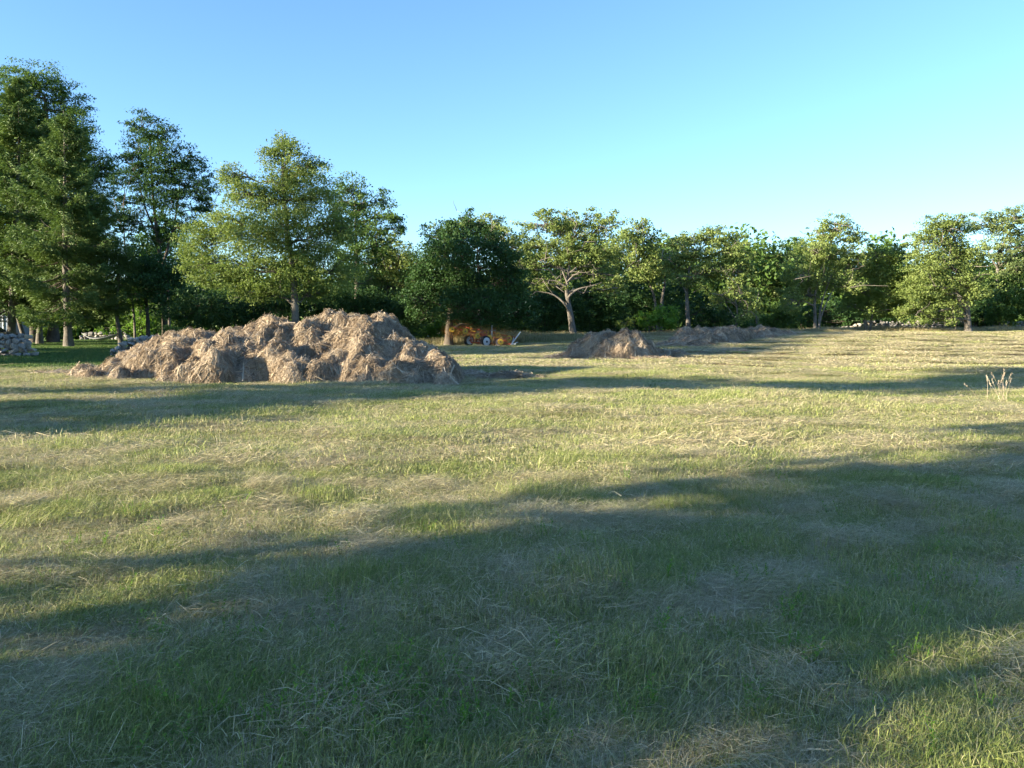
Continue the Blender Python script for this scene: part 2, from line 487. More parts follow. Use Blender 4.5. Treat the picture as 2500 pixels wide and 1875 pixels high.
def pick_kind(x, y):
    a = lumps(x, y, 4.2, 3) + rng.normal(0, .24, len(x)); b = lumps(x, y, 3.6, 9) + rng.normal(0, .24, len(x))
    r = rng.uniform(0, 1, len(x))
    k = (r * 5).astype(int)
    k = np.where(a > .66, 5 + (r * 3).astype(int), k)
    k = np.where(b > .78, 8 + (r * 3).astype(int), k)
    k = np.where((b < .20), 11 + (r * 2).astype(int), k)
    return k

def grass():
    lods = [(0.8, 9.5, .24, .40, 2100, (.0012, .0030), .52), (9.0, 30, .46, .80, 2600, (.003, .0068), .60), (28, 70, .72, 1.1, 1500, (.009, .018), .60)]
    names = ['short_grass', 'mown_grass', 'field_grass']
    for nm, (y0, y1, sp, size, n, w, tall) in zip(names, lods):
        x, y = jit_grid(-.78 * y1 - 3, .78 * y1 + 3, y0, y1, sp)
        ok = (np.abs(x) < .74 * y + 2.2) & (lawn_f(x, y) < .35) & (wood_f(x, y) < .2)
        x, y = x[ok], y[ok]
        z = h(x, y)
        k = pick_kind(x, y)
        if y0 > 20:
            rw = row_f(x, y) + rng.normal(0, .35, len(x))
            k = np.where(rw > .15, 8 + rng.integers(0, 3, len(x)), np.where(rw < -.45, 5 + rng.integers(0, 3, len(x)), k))
        rot = np.stack((rng.normal(0, .04, len(x)), rng.normal(0, .04, len(x)), np.where(k >= 8, rng.normal(.3, .8, len(x)), rng.uniform(0, 6.28, len(x)))), 1)
        s = rng.uniform(.8, 1.2, len(x)); sz = s * rng.uniform(.7, 1.25, len(x)) * (0.7 + .55 * lumps(x, y, .8, 21)) * np.where(rng.uniform(0, 1, len(x)) < .06, 1.4, 1.0)
        o = scatter(nm, np.stack((x, y, z), 1), rot, np.stack((s, s, sz), 1), k, lod_patches(size, n, w, tall, 0.0 if y0 < 5 else (-.08 if y0 < 20 else -.12)))
        tag(o, kind='stuff')
    # lawn
    src = [patch('p', M['lawn'], dict(n=1500, size=2.2, L=(.05, .11), W=(.014, .026), e0=(66, 18), e1=(40, 26), z0=(0, 0), g=(.8, .4))) for _ in range(4)]
    x, y = jit_grid(-50, -5, 27, 80, 1.4)
    ok = (lawn_f(x, y) > .3)
    x, y = x[ok], y[ok]
    s = rng.uniform(.8, 1.2, len(x))
    o = scatter('lawn_grass', np.stack((x, y, h(x, y)), 1), np.stack((0 * x, 0 * x, rng.uniform(0, 6.28, len(x))), 1), np.stack((s, s, s), 1), rng.integers(0, 4, len(x)), src)
    tag(o, kind='stuff')
    # tall uncut grass along the edge of the field
    src = []
    for k in range(3):
        src.append(patch('p', M['tallgrass'], dict(n=420, size=1.0, L=(.35, .75), W=(.012, .024), e0=(78, 8), e1=(62, 18), z0=(0, 0), g=(.25, .35)),
                         dict(n=200, size=1.1, L=(.2, .4), W=(.014, .028), e0=(70, 14), e1=(45, 22), z0=(0, 0), g=(.8, .3))))
    for k in range(3):
        src.append(patch('p', M['tallgrass'], dict(n=420, size=1.0, L=(.22, .48), W=(.012, .024), e0=(74, 12), e1=(52, 22), z0=(0, 0), g=(-.05, .3)),
                         dict(n=150, size=1.1, L=(.12, .3), W=(.014, .028), e0=(70, 14), e1=(45, 22), z0=(0, 0), g=(.5, .3))))
    pts = []
    for px0, px1, Y0, Y1, sp, kk in ((1235, 1430, 57, 63, .55, 0), (1430, 1700, 60, 64, .55, 3), (1000, 1240, 56, 58, .6, 0), (1690, 2030, 65, 69, .6, 3), (2030, 2540, 69.5, 73.5, .62, 3)):
        xx, yy = jit_grid((px0 - 1250) / F * Y0, (px1 - 1250) / F * Y1, Y0, Y1, sp)
        pts.append(np.stack((xx, yy, np.full(len(xx), kk)), 1))
    pts = np.concatenate(pts); x, y, kk = pts.T
    s = rng.uniform(.7, 1.2, len(x)) * (.6 + .6 * lumps(x, y, .9, 5))
    o = scatter('tall_grass', np.stack((x, y, h(x, y)), 1), np.stack((0 * x, 0 * x, rng.uniform(0, 6.28, len(x))), 1), np.stack((s, s, s), 1), kk.astype(int) + rng.integers(0, 3, len(x)), src)
    tag(o, kind='stuff')
grass()
def weeds():
    src = []
    for k in range(4):
        V, Q, T, n = [], [], [], 0
        for st in range(rng.integers(3, 7)):
            a = rng.uniform(0, 6.28); le = rng.uniform(.05, .13); ln = rng.uniform(.1, .6)
            d = np.array((math.cos(a) * ln, math.sin(a) * ln, 1.0)); o = np.array((*rng.normal(0, .025, 2), 0))
            for q in range(9):
                p = o + d * le * (q + 1) / 9; b = rng.uniform(0, 6.28)
                f = np.array((math.cos(b), math.sin(b), rng.uniform(0, .8))); sd = np.array((-math.sin(b), math.cos(b), 0.1)); L = rng.uniform(.012, .024) * (1.2 - .06 * q)
                V += [p, p + f * L * .5 + sd * L * .33, p + f * L, p + f * L * .5 - sd * L * .33]; Q.append((n, n + 1, n + 2, n + 3)); T += [rng.uniform(.2, 1)] * 4; n += 4
            sd = np.array((.002, .001, 0)); V += [o - sd, o + sd, o + d * le + sd * .5, o + d * le - sd * .5]; Q.append((n, n + 1, n + 2, n + 3)); T += [.3] * 4; n += 4
        me = mesh_from('weed', np.array(V), np.array(Q), False, {'tint': np.array(T)}); me.materials.append(M['leaf_lime'])
        src.append(bpy.data.objects.new('weed', me))
    cx = [(-.62, 3.35, .25, 40), (-.95, 3.3, .35, 40), (-.3, 3.2, .3, 20), (1.1, 3.6, .5, 26), (1.9, 4.6, .7, 30), (-2.2, 6.2, .8, 24), (2.4, 8.0, 1.2, 40), (-1.5, 4.4, .5, 26), (.4, 5.4, .8, 22), (3.5, 6.0, .9, 26)]
    x = np.concatenate([rng.normal(c[0], c[2], c[3]) for c in cx]); y = np.concatenate([rng.normal(c[1], c[2] * .7, c[3]) for c in cx])
    s = rng.uniform(.7, 1.3, len(x))
    o = scatter('field_weeds', np.stack((x, y, h(x, y)), 1), np.stack((0 * x, 0 * x, rng.uniform(0, 6.28, len(x))), 1), np.stack((s, s, s), 1), rng.integers(0, 4, len(x)), src)
    tag(o, kind='stuff')
weeds()

# ------------------------------------------------------------------ hay heaps
def dome_field(X, Y, cx, cy, r, amp):
    d2 = ((X - cx) ** 2 + (Y - cy) ** 2) / (r * r)
    return amp * np.clip(1 - d2, 0, 1) ** .62

def hay_heap(label, prof, spine, depth, seed, nstr, grp='hay heaps on the field', big=26, small=150, lump=1.0, hollows=(), bumps=(), cell=.055, sl=(.10, .36), sw=(.005, .0105)):
    """prof: (t, height) along the spine; spine: world points; depth: half width of the foot"""
    r = np.random.default_rng(seed)
    spine = np.asarray(spine, float)
    seg = np.linalg.norm(np.diff(spine, axis=0), axis=1); cum = np.concatenate(([0], np.cumsum(seg))); tot = cum[-1]
    lo = spine.min(0) - depth - 1.6; hi = spine.max(0) + depth + 1.6
    xs = np.arange(lo[0], hi[0], cell); ys = np.arange(lo[1], hi[1], cell)
    X, Y = np.meshgrid(xs, ys)
    best = np.full(X.shape, 1e9); T = np.zeros(X.shape)
    for a, b, c0, L in zip(spine[:-1], spine[1:], cum[:-1], seg):
        d = (b - a) / L
        s = np.clip((X - a[0]) * d[0] + (Y - a[1]) * d[1], 0, L)
        dd = np.hypot(X - a[0] - s * d[0], Y - a[1] - s * d[1])
        m = dd < best
        best = np.where(m, dd, best); T = np.where(m, (c0 + s) / tot, T)
    tp, hp = np.array(prof).T
    H = np.interp(T, tp, hp)
    D = depth * (0.45 + 0.55 * H / hp.max()) * (1 + .25 * (lumps(X, Y, 1.3, seed) - .5))
    q = np.clip(1 - (best / D) ** 2, 0, 1)
    base = H * q ** 0.85 * (1 - .38 * np.clip(lumps(X, Y, 1.9, seed + 8) - .45, 0, 1) * (np.abs(best) > .25))
    for hx_, hy_, rx_, ry_, dp_ in hollows:
        base = base * (1 - dp_ * np.exp(-((X - hx_) / rx_) ** 2 - ((Y - hy_) / ry_) ** 2))
    for bx_, by_, br_, ba_ in bumps:
        wob = 1 + .5 * (lumps(X, Y, 2.6, seed + 3) - .5)
        dd2 = ((X - bx_) ** 2 + ((Y - by_) * .85) ** 2) / (br_ * wob) ** 2
        base = np.maximum(base, ba_ * np.clip(1 - dd2, 0, 1) ** .9 * (1 + .4 * (lumps(X, Y, 3.4, seed + 4) - .5)))
    L1 = np.zeros(X.shape); L2 = np.zeros(X.shape)
    ii = np.argwhere(base > .12 * hp.max())
    for k in range(big):
        j = ii[r.integers(len(ii))]; cx, cy = X[j[0], j[1]], Y[j[0], j[1]]
        rad = r.uniform(.45, 1.05) * (.6 + .4 * hp.max() / 2) * lump
        L1 = np.maximum(L1, dome_field(X, Y, cx, cy, rad, rad * r.uniform(.4, .7)))
    ii = np.argwhere(base > .04 * hp.max())
    for k in range(small):
        j = ii[r.integers(len(ii))]; cx, cy = X[j[0], j[1]], Y[j[0], j[1]]
        rad = r.uniform(.14, .42) * lump
        L2 = np.maximum(L2, dome_field(X, Y, cx, cy, rad, rad * r.uniform(.5, .95)))
    fade = np.clip(base / .25, 0, 1)
    L3 = np.zeros(X.shape)
    for k in range(small * 2):
        j = ii[r.integers(len(ii))]; cx, cy = X[j[0], j[1]], Y[j[0], j[1]]
        rad = r.uniform(.09, .22) * (.4 + .6 * lump)
        L3 = np.maximum(L3, dome_field(X, Y, cx, cy, rad, rad * r.uniform(.6, 1.0)))
    Z = base * .84 + (.46 * L1 + .74 * L2 + .95 * L3) * fade * (.7 + .3 * base / hp.max()) - .10 * lump * fade * np.clip(2 * base / hp.max(), 0, 1)
    for fq, am in ((2.4, .15), (5, .15), (9, .10)):
        Z = Z + am * lump * fade * (lumps(X, Y, fq, seed + int(fq * 10)) - .5) * (.5 + .5 * base / hp.max())
    Z = np.maximum(Z, base * .4)
    Z = Z + .03 * fade * (lumps(X, Y, 14, seed + 2) - .5)
    gnd = h(X, Y)
    keep = base > 0.004
    cx0, cy0 = spine.mean(0)
    cz0 = float(h(cx0, cy0))
    root = thing('hay_heap', (cx0, cy0, cz0), label, 'hay heap', grp)
    V = np.stack((X - cx0, Y - cy0, np.where(keep, Z, -.05) + gnd - cz0), -1).reshape(-1, 3)
    nx, ny = len(xs), len(ys)
    i = np.arange(nx - 1)[None, :] + nx * np.arange(ny - 1)[:, None]
    kf = (keep[:-1, :-1] | keep[1:, :-1] | keep[:-1, 1:] | keep[1:, 1:])
    Q = np.stack((i, i + 1, i + 1 + nx, i + nx), -1)[kf]
    used = np.unique(Q); mp = np.zeros(len(V), int); mp[used] = np.arange(len(used))
    me = mesh_from('packed_hay', V[used], mp[Q], True, {'tint': r.uniform(0, .7, len(used))})
    link('packed_hay', me, M['hay'], root)
    # loose stalks that follow the surface
    gy, gx = np.gradient(Z, cell)
    wgt = (keep * np.sqrt(1 + np.minimum(gx ** 2 + gy ** 2, 9))).ravel()
    pick = r.choice(len(wgt), nstr, p=wgt / wgt.sum())
    px = X.ravel()[pick] + r.uniform(-.5, .5, nstr) * cell; py = Y.ravel()[pick] + r.uniform(-.5, .5, nstr) * cell
    def surf(x, y):
        fi = np.clip((x - xs[0]) / cell, 0, nx - 1.001); fj = np.clip((y - ys[0]) / cell, 0, ny - 1.001)
        a, b = fi.astype(int), fj.astype(int); u, v = fi - a, fj - b
        z = Z[b, a] * (1 - u) * (1 - v) + Z[b, a + 1] * u * (1 - v) + Z[b + 1, a] * (1 - u) * v + Z[b + 1, a + 1] * u * v
        return np.maximum(z, 0) + h(x, y)
    GX, GY = gx.ravel()[pick], gy.ravel()[pick]; m = np.hypot(GX, GY) + 1e-6
    phi = np.where(r.uniform(0, 1, nstr) < .22, r.normal(1.57, .5, nstr), lumps(px, py, 1.8, seed + 5) * 7 + lumps(px, py, 6, seed + 7) * 4 + r.normal(0, .75, nstr))
    fs = np.sin(phi) / np.sqrt(1 + m * m)
    hx = -GY / m * np.cos(phi) - GX / m * fs; hy = GX / m * np.cos(phi) - GY / m * fs
    ang = np.arctan2(hy, hx)
    L = r.uniform(*sl, nstr); Lh = L * np.hypot(hx, hy); W = r.uniform(*sw, nstr)
    pts = []
    wisp = r.uniform(0, 1, nstr) < .05
    L = np.where(wisp, L * 1.9, L); Lh = np.where(wisp, Lh * 1.9, Lh); W = np.where(wisp, W * 2.6, W)
    lift = r.exponential(.018, nstr) + .004; tip = np.where(r.uniform(0, 1, nstr) < .16, r.uniform(.03, .15, nstr), lift)
    for k in range(3):
        f = k / 2 - .4
        x = px + np.cos(ang) * Lh * f; y = py + np.sin(ang) * Lh * f
        z = surf(x, y)
        if k: z = np.maximum(z, zprev - L / 2 * .95); z = np.minimum(z, zprev + L / 2 * .95)
        zprev = z
        pts.append(np.stack((x - cx0, y - cy0, z - cz0 + (lift * (1 - k / 2) + tip * k / 2)), 1))
    wv = np.stack((-np.sin(ang), np.cos(ang), r.normal(0, .7, nstr)), 1) * (W / 2)[:, None]
    V = np.stack([p + s * wv for p in pts for s in (-1, 1)], 1).reshape(-1, 3)
    b = np.arange(nstr)[:, None] * 6
    Q = np.concatenate([b + [[k, k + 1, k + 3, k + 2]] for k in (0, 2)], 1).reshape(-1, 4)
    tint = np.clip(r.normal(.43, .27, nstr) + .6 * (lumps(px, py, 4.5, seed + 9) - .5), 0, 1)
    me = mesh_from('loose_hay', V, Q, False, {'tint': np.repeat(tint, 6)})
    tag(link('loose_hay', me, M['hay'], root), kind='stuff')
    return root

# silhouette of the big heap read from the photograph: (pixel x, pixel y of its top)
def heap_from_px(label, tops, Yl, Yr, depth, seed, nstr, **kw):
    pxs = np.array([t[0] for t in tops], float)
    Ys = np.interp(pxs, (pxs[0], pxs[-1]), (Yl, Yr))
    sp = np.array([P(px, py, Y)[:2] for (px, py), Y in zip(tops, Ys)])
    top = np.array([P(px, py, Y)[2] for (px, py), Y in zip(tops, Ys)])
    hh = np.maximum(top - h(sp[:, 0], sp[:, 1]), .06)
    seg = np.concatenate(([0], np.cumsum(np.linalg.norm(np.diff(sp, axis=0), axis=1))))
    return hay_heap(label, list(zip(seg / seg[-1], hh)), sp, depth, seed, nstr, **kw)

heap_from_px('long tan hay heap, largest of all, with tall hump at its right end',
    [(185, 932), (250, 912), (310, 885), (370, 846), (400, 822), (460, 815), (520, 822), (590, 815), (640, 785), (690, 788), (720, 802), (760, 785), (800, 775), (830, 770), (870, 773), (905, 775), (935, 775), (965, 796), (1010, 828), (1060, 865), (1100, 895), (1130, 912)],
    26.2, 26.2, 2.6, 11, 125000, big=95, small=520,
    hollows=((-5.8, 24.4, .7, .9, .3), (-3.0, 24.4, .35, .8, .25)),
    bumps=[(-8.6, 25.0, 1.7, 1.1), (-7.3, 24.9, 1.5, .95), (-4.3, 24.9, 1.6, 1.15), (-3.3, 24.9, 1.2, .9), (-10.0, 24.9, 1.6, .75), (-6.3, 24.4, 1.2, .6), (-5.4, 24.3, 1.1, .5), (-2.3, 24.5, .8, .5), (-11.6, 24.8, .9, .4), (-12.4, 24.6, .8, .25)]
    + [(random.uniform(-12.6, -1.6), random.uniform(23.3, 24.0), random.uniform(.25, .5), random.uniform(.12, .3)) for _ in range(16)])
heap_from_px('medium brown hay heap, between the largest heap and the far dark heap',
    [(1385, 868), (1420, 840), (1450, 815), (1490, 806), (1540, 812), (1580, 838), (1620, 862)], 37.0, 37.5, 2.2, 12, 34000, big=16, small=90, sw=(.007, .014), cell=.07)
heap_from_px('long shaded hay heap farthest back, running up to the wood edge',
    [(1640, 842), (1690, 812), (1720, 795), (1780, 797), (1820, 802), (1860, 796), (1890, 806), (1920, 812)], 46.5, 58.0, 2.3, 13, 36000, big=18, small=90, sw=(.009, .018), cell=.08)
G2 = 'small hay clumps left on the field'
for i, (lab, tops, Y, nn, dp) in enumerate((
    ('low lone hay clump just right of the largest heap', [(1195, 920), (1225, 909), (1265, 912), (1300, 922)], 25.5, 5000, .6),
    ('thin scattered hay wisp in front of the medium heap', [(1560, 880), (1620, 873), (1660, 880)], 35.0, 3000, .6),
    ('flat hay clump between the medium and the far heap', [(1720, 866), (1755, 858), (1800, 866)], 40.0, 3200, .7))):
    heap_from_px(lab, tops, Y, Y + .2, dp, 30 + i, nn, grp=G2, big=4, small=14, lump=.3, cell=.05)

# ------------------------------------------------------------------ trees
def leaf_cards(C, rad, per, l, w, flat, up, droop, r):
    """leaves round the clump centres; returns verts, quads, tint"""
    n = len(C) * per
    base = np.repeat(C, per, 0); rr = np.repeat(rad, per)
    off = r.normal(0, .5, (n, 3)); off *= np.minimum(1, 1.25 / (np.linalg.norm(off, axis=1)[:, None] + 1e-6))
    off[:, 2] *= flat
    c = base + off * rr[:, None]
    nrm = r.normal(0, 1, (n, 3)); nrm[:, 2] = np.abs(nrm[:, 2]) + up
    nrm /= np.linalg.norm(nrm, axis=1)[:, None]
    a = np.cross(nrm, r.normal(0, 1, (n, 3))); a /= np.linalg.norm(a, axis=1)[:, None] + 1e-9
    a[:, 2] -= droop; a /= np.linalg.norm(a, axis=1)[:, None]
    b = np.cross(nrm, a); b /= np.linalg.norm(b, axis=1)[:, None] + 1e-9
    ls = r.uniform(.65, 1.3, n)[:, None]
    A = a * l * ls / 2; B = b * w * ls / 2
    V = np.stack((c - A, c + B - A * .15 + nrm * w * .12, c + A, c - B - A * .15 + nrm * w * .12), 1).reshape(-1, 3)
    Q = np.arange(n * 4).reshape(-1, 4)
    t = np.clip(np.repeat(r.uniform(0, .6, len(C)), per) + r.normal(.2, .2, n), 0, 1)
    return V, Q, t

def bez(a, b, sag, n, r, wob=.06):
    t = np.linspace(0, 1, n)[:, None]
    L = np.linalg.norm(b - a)
    p = a + (b - a) * t + np.array((0, 0, 1.0)) * sag * L * (t * (1 - t)) * 4
    p[1:-1] += r.normal(0, wob * L, (n - 2, 3)) * .5
    return p

def tree(name, label, cat, Y, trunk, lobes, leaf, r0=.2, bark='bark_grey', seed=1, lai=2.0, lsz=None, crad=.5, flat=.6, up=.05, droop=.15, aspect=.6,
         limbs=(), group=None, sparse=1.0, stems=(), depthk=.9, deep=0.0, twig=1.0):
    r = np.random.default_rng(seed * 13 + 5)
    base = P(*trunk[0], Y); base[2] = float(h(base[0], base[1])) - .04
    root = thing(name, base, label, cat, group)
    tp = [base] + [P(px, py, Y) + np.array((0, r.normal(0, .1), 0)) for px, py in trunk[1:]]
    tb, br = MB(), MB()
    def curve(pts, n):
        pts = np.array(pts); t = np.linspace(0, len(pts) - 1, n)
        out = np.stack([np.interp(t, np.arange(len(pts)), pts[:, k]) for k in range(3)], 1)
        for _ in range(2): out[1:-1] = (out[:-2] + 2 * out[1:-1] + out[2:]) / 4
        return out
    tr = curve(tp, 14)
    rad = r0 * np.linspace(1, .28, 14); rad[0] *= 1.45; rad[1] *= 1.08
    tb.tube(tr - base, rad, 10)
    starts = [(tr, rad)]
    for st in stems:
        sp = [base + np.array((st[1], 0, 0))] + [P(px, py, Y) for px, py in st[0]] if st[2] else [P(px, py, Y) for px, py in st[0]]
        c = curve(sp, 10); rd = r0 * st[3] * np.linspace(1, .3, 10)
        tb.tube(c - base, rd, 8); starts.append((c, rd))
    allp = np.concatenate([s[0] for s in starts]); allr = np.concatenate([s[1] for s in starts])
    lsz = lsz or .0030 * Y
    la = .5 * lsz * lsz * aspect
    CC, RR = [], []
    for lb in lobes:
        c = P(lb[0], lb[1], Y); k = Y / F
        a, b = lb[2] * k * 1.2, lb[3] * k * 1.28
        c[1] += r.uniform(-.45, .45) * a + deep
        d = np.linalg.norm(allp - c, axis=1) + 3.0 * np.maximum(0, allp[:, 2] - c[2] + .2)
        j = int(np.argmin(d))
        limb = bez(allp[j], c + np.array((0, 0, -.15 * b)), .05, 7, r)
        lr = np.linspace(min(allr[j] * .75, .05 + .035 * max(a, b)), .022, 7)
        tb.tube(limb - base, lr, 6)
        area = math.pi * a * b
        per = 46
        nc = max(10, int(area * lai * 1.65 / (la * per) * sparse))
        dv = r.normal(0, 1, (nc, 3)); dv /= np.linalg.norm(dv, axis=1)[:, None]
        rr = r.uniform(0, 1, nc) ** .42 * np.where(r.uniform(0, 1, nc) < .2, r.uniform(1.0, 1.36, nc), .97)
        cc = c + dv * rr[:, None] * np.array((a, depthk * (a + b) / 2, b))
        CC.append(cc); RR.append(np.full(nc, crad) * r.uniform(.7, 1.5, nc) * min(1, .5 + .35 * min(a, b)))
        nt = min(nc, int(24 * twig))
        if leaf == 'leaf_olive' and min(a, b) > .5 and r.uniform() < .75:   # bare sunlit limbs on the near side of the crown
            e = c + np.array((r.normal(0, .35) * a - .2 * a, -depthk * (a + b) / 2 * r.uniform(.8, 1.05), r.normal(.1, .3) * b))
            lb2 = bez(allp[j], e, .04, 8, r, .10)
            tb.tube(lb2 - base, np.linspace(min(allr[j] * .6, .075), .018, 8), 6)
            for _ in range(3):
                s0 = lb2[r.integers(4, 8)]
                tb.tube(bez(s0, s0 + r.normal(0, .7, 3) + np.array((0, -.2, .2)), .05, 4, r, .12) - base, np.linspace(.03, .010, 4), 4, cap=False)
        for q in r.permutation(nc)[:nt]:
            s = limb[r.integers(3, 7)]
            tw = bez(s, cc[q], .06, 4, r)
            br.tube(tw - base, np.linspace(.026, .008, 4), 4, cap=False)
    for lm in limbs:
        p = np.array([P(px, py, Y) + np.array((0, -.25, 0)) for px, py in lm[0]])
        tb.tube(curve(p, 9) - base, np.linspace(lm[1], lm[1] * .3, 9), 7)
    tb.build('trunk', M[bark], root, True)
    tag(br.build('branches', M[bark], root, True), kind='stuff')
    C = np.concatenate(CC); Rr = np.concatenate(RR)
    zmin = h(C[:, 0], C[:, 1]) + .25
    C[:, 2] = np.maximum(C[:, 2], zmin + r.uniform(0, .4, len(C)))
    V, Q, t = leaf_cards(C, Rr, 46, lsz, lsz * aspect, flat, up, droop, r)
    link('crown', mesh_from('crown', V - base, Q, False, {'tint': t}), M[leaf], root)
    return root

def spruce(label, pxb, pxt, ytop, Y, half, first, seed, r0=.26, gaps=()):
    r = np.random.default_rng(seed)
    base = P(pxb, 840, Y); base[2] = float(h(base[0], base[1])) - .04
    top = P(pxt, ytop, Y)
    root = thing('spruce_tree', base, label, 'spruce tree', 'tall spruces at the left edge of the lawn')
    tb, br = MB(), MB()
    t = np.linspace(0, 1, 16)[:, None]
    tr = base + (top - base) * t + np.concatenate((.12 * np.sin(t * 5 + seed), .1 * np.sin(t * 4), 0 * t), 1)
    rad = r0 * np.linspace(1, .06, 16); rad[0] *= 1.4
    tb.tube(tr - base, rad, 10)
    H = top[2] - base[2]; K = Y / F
    z = first
    C, A, S = [], [], []
    while z < H - .15:
        f = z / H
        prof = half * K * (1 - f) ** .62 * min(1, .55 + 1.6 * (f - first / H + .08))
        for q in range(r.integers(4, 7)):
            az = r.uniform(0, 2 * math.pi)
            L = max(.25, prof * r.uniform(.55, 1.18))
            o = np.array([np.interp(z / H, t[:, 0], tr[:, k]) for k in range(3)])
            m = 9
            u = np.linspace(0, 1, m)
            rise = .35 * f - .08 - .25 * (1 - f)
            zz = L * (rise * u - .22 * u * (1 - u) * 2 + .12 * u ** 3)
            p = o + np.stack((np.cos(az) * L * u, np.sin(az) * L * u, zz), 1)
            br.tube(p - base, np.linspace(.010 + .009 * L, .005, m), 4, cap=False)
            if r.uniform() < .10 and f < .6: continue
            n = int(34 + 84 * L)
            uu = r.uniform(.12 if f > .4 else .3, 1.04, n) ** .8
            side = r.uniform(-1, 1, n) * (.40 * L * (1.08 - uu) ** .7 + .10)
            c = np.stack([np.interp(uu, u, p[:, k]) for k in range(3)], 1)
            c[:, 0] += -np.sin(az) * side; c[:, 1] += np.cos(az) * side
            c[:, 2] -= np.abs(side) * .35 + r.exponential(.10, n) * min(1, L)
            a = np.stack((np.cos(az) - np.sin(az) * np.sign(side) * .8, np.sin(az) + np.cos(az) * np.sign(side) * .8, -.35 + r.normal(0, .35, n)), 1)
            C.append(c); A.append(a); S.append(np.full(n, r.uniform(0, .6)))
        z += r.uniform(.22, .42)
    C = np.concatenate(C); A = np.concatenate(A); S = np.concatenate(S)
    # each spray point carries two narrow needle cards
    C = np.repeat(C, 2, 0) + r.normal(0, .07, (len(C) * 2, 3)); A = np.repeat(A, 2, 0) + r.normal(0, .35, (len(A) * 2, 3)); S = np.repeat(S, 2)
    n = len(C)
    A /= np.linalg.norm(A, axis=1)[:, None]
    B = np.cross(A, r.normal(0, 1, (n, 3)) + np.array((0, 0, .8))); B /= np.linalg.norm(B, axis=1)[:, None]
    l = r.uniform(.16, .32, n)[:, None] * Y / 60; w = r.uniform(.05, .085, n)[:, None] * Y / 60
    V = np.stack((C - A * l / 2, C + B * w / 2, C + A * l / 2, C - B * w / 2), 1).reshape(-1, 3)
    tb.build('trunk', M['bark_grey'], root, True); tag(br.build('branches', M['bark_dark'], root, True), kind='stuff')
    link('crown', mesh_from('crown', V - base, np.arange(n * 4).reshape(-1, 4), False, {'tint': np.clip(S + r.normal(.2, .2, n), 0, 1)}), M['needle'], root)

spruce('spruce in front with pale bare trunk, beside the gap in the stone wall', 167, 152, 270, 55, 185, 2.6, 3, .27)
spruce('tallest spruce, standing at the left edge of the picture', 30, 46, 192, 60, 185, 2.8, 4, .3)
spruce('slender spruce squeezed between the tallest and the front spruce', 100, 92, 262, 64, 130, 3.2, 5, .22)

GL = 'broadleaf trees along the left wood edge'
tree('locust_tree', 'high dark locust whose feathery crown rises behind the spruces', 'tree', 69, [(130, 840), (130, 700), (125, 500), (120, 330), (110, 240)],
     [(40, 225, 75, 45), (105, 215, 55, 42), (160, 262, 45, 48), (188, 318, 36, 42), (70, 310, 90, 70), (160, 380, 80, 66), (215, 430, 58, 56), (250, 405, 28, 24), (225, 510, 50, 55), (130, 520, 110, 80), (60, 440, 80, 70), (200, 620, 70, 60)],
     'leaf_mid', .38, 'bark_dark', 21, 1.8, .24, .62, .38, .7, .45, .34, group=GL)
tree('leaning_tree', 'tree with a leaning sunlit trunk left of the spruces', 'tree', 63, [(64, 843), (52, 800), (42, 760), (35, 680)], [(30, 690, 70, 40), (70, 720, 60, 35), (0, 640, 60, 50), (-40, 600, 70, 80)], 'leaf_dark', .2, 'bark_grey', 22, 1.6, group=GL)
tree('thick_tree', 'thick dark straight trunk between the leaning trunk and the front spruce', 'tree', 66, [(84, 842), (84, 780), (86, 700), (86, 600)], [(80, 690, 80, 40), (130, 700, 70, 40), (90, 620, 80, 60)], 'leaf_dark', .36, 'bark_dark', 23, 1.5, group=GL)
tree('bent_tree', 'dark tree with pale bent trunk at the stone heap', 'tree', 57, [(297, 842), (290, 800), (284, 765), (287, 700), (290, 640)],
     [(262, 600, 40, 26), (300, 625, 45, 40), (250, 655, 55, 40), (310, 690, 55, 45), (240, 720, 50, 35), (280, 740, 40, 25)], 'needle', .17, 'bark_grey', 24, 2.0, .16, .45, .4, .3, .35, .35, group=GL)
tree('sapling', 'thin sparse sapling left of the feathery locust', 'tree', 60, [(330, 838), (326, 760), (315, 700), (302, 600), (300, 510), (306, 430)],
     [(292, 445, 20, 16), (300, 490, 24, 18), (335, 405, 14, 12), (288, 530, 24, 16), (310, 560, 22, 18)], 'leaf_dark', .09, 'bark_grey', 25, .8, .2, .35, .4, .7, .4, .34, group=GL,
     limbs=(([(302, 560), (285, 500), (272, 450)], .03), ([(301, 510), (318, 450), (338, 405)], .03)))
tree('locust_tree', 'open feathery locust standing alone against the sky', 'tree', 61, [(404, 840), (400, 760), (396, 660), (384, 580), (374, 510), (370, 430), (366, 340)],
     [(350, 312, 36, 30), (388, 330, 40, 36), (322, 362, 36, 36), (405, 375, 52, 44), (450, 388, 42, 42), (335, 420, 42, 42), (398, 440, 54, 44), (455, 445, 52, 46), (496, 462, 30, 36), (345, 485, 46, 36), (430, 500, 58, 40), (500, 512, 26, 22), (335, 545, 36, 28), (440, 550, 50, 28), (395, 585, 40, 24)],
     'leaf_dark', .2, 'bark_dark', 26, 1.35, .24, .5, .42, .7, .5, .32, group=GL, stems=(([(396, 650), (415, 590), (432, 520), (440, 440)], 0, False, .6), ([(384, 575), (350, 500), (335, 420)], 0, False, .45)), twig=.6)
tree('young_tree', 'bright yellow green young tree behind the feathery locust', 'tree', 74, [(415, 838), (412, 720), (405, 640)], [(385, 565, 45, 35), (430, 580, 42, 36), (345, 605, 36, 30), (400, 640, 60, 40), (460, 640, 50, 40)], 'leaf_lime', .14, 'bark_grey', 27, 1.5, .2, group=GL)
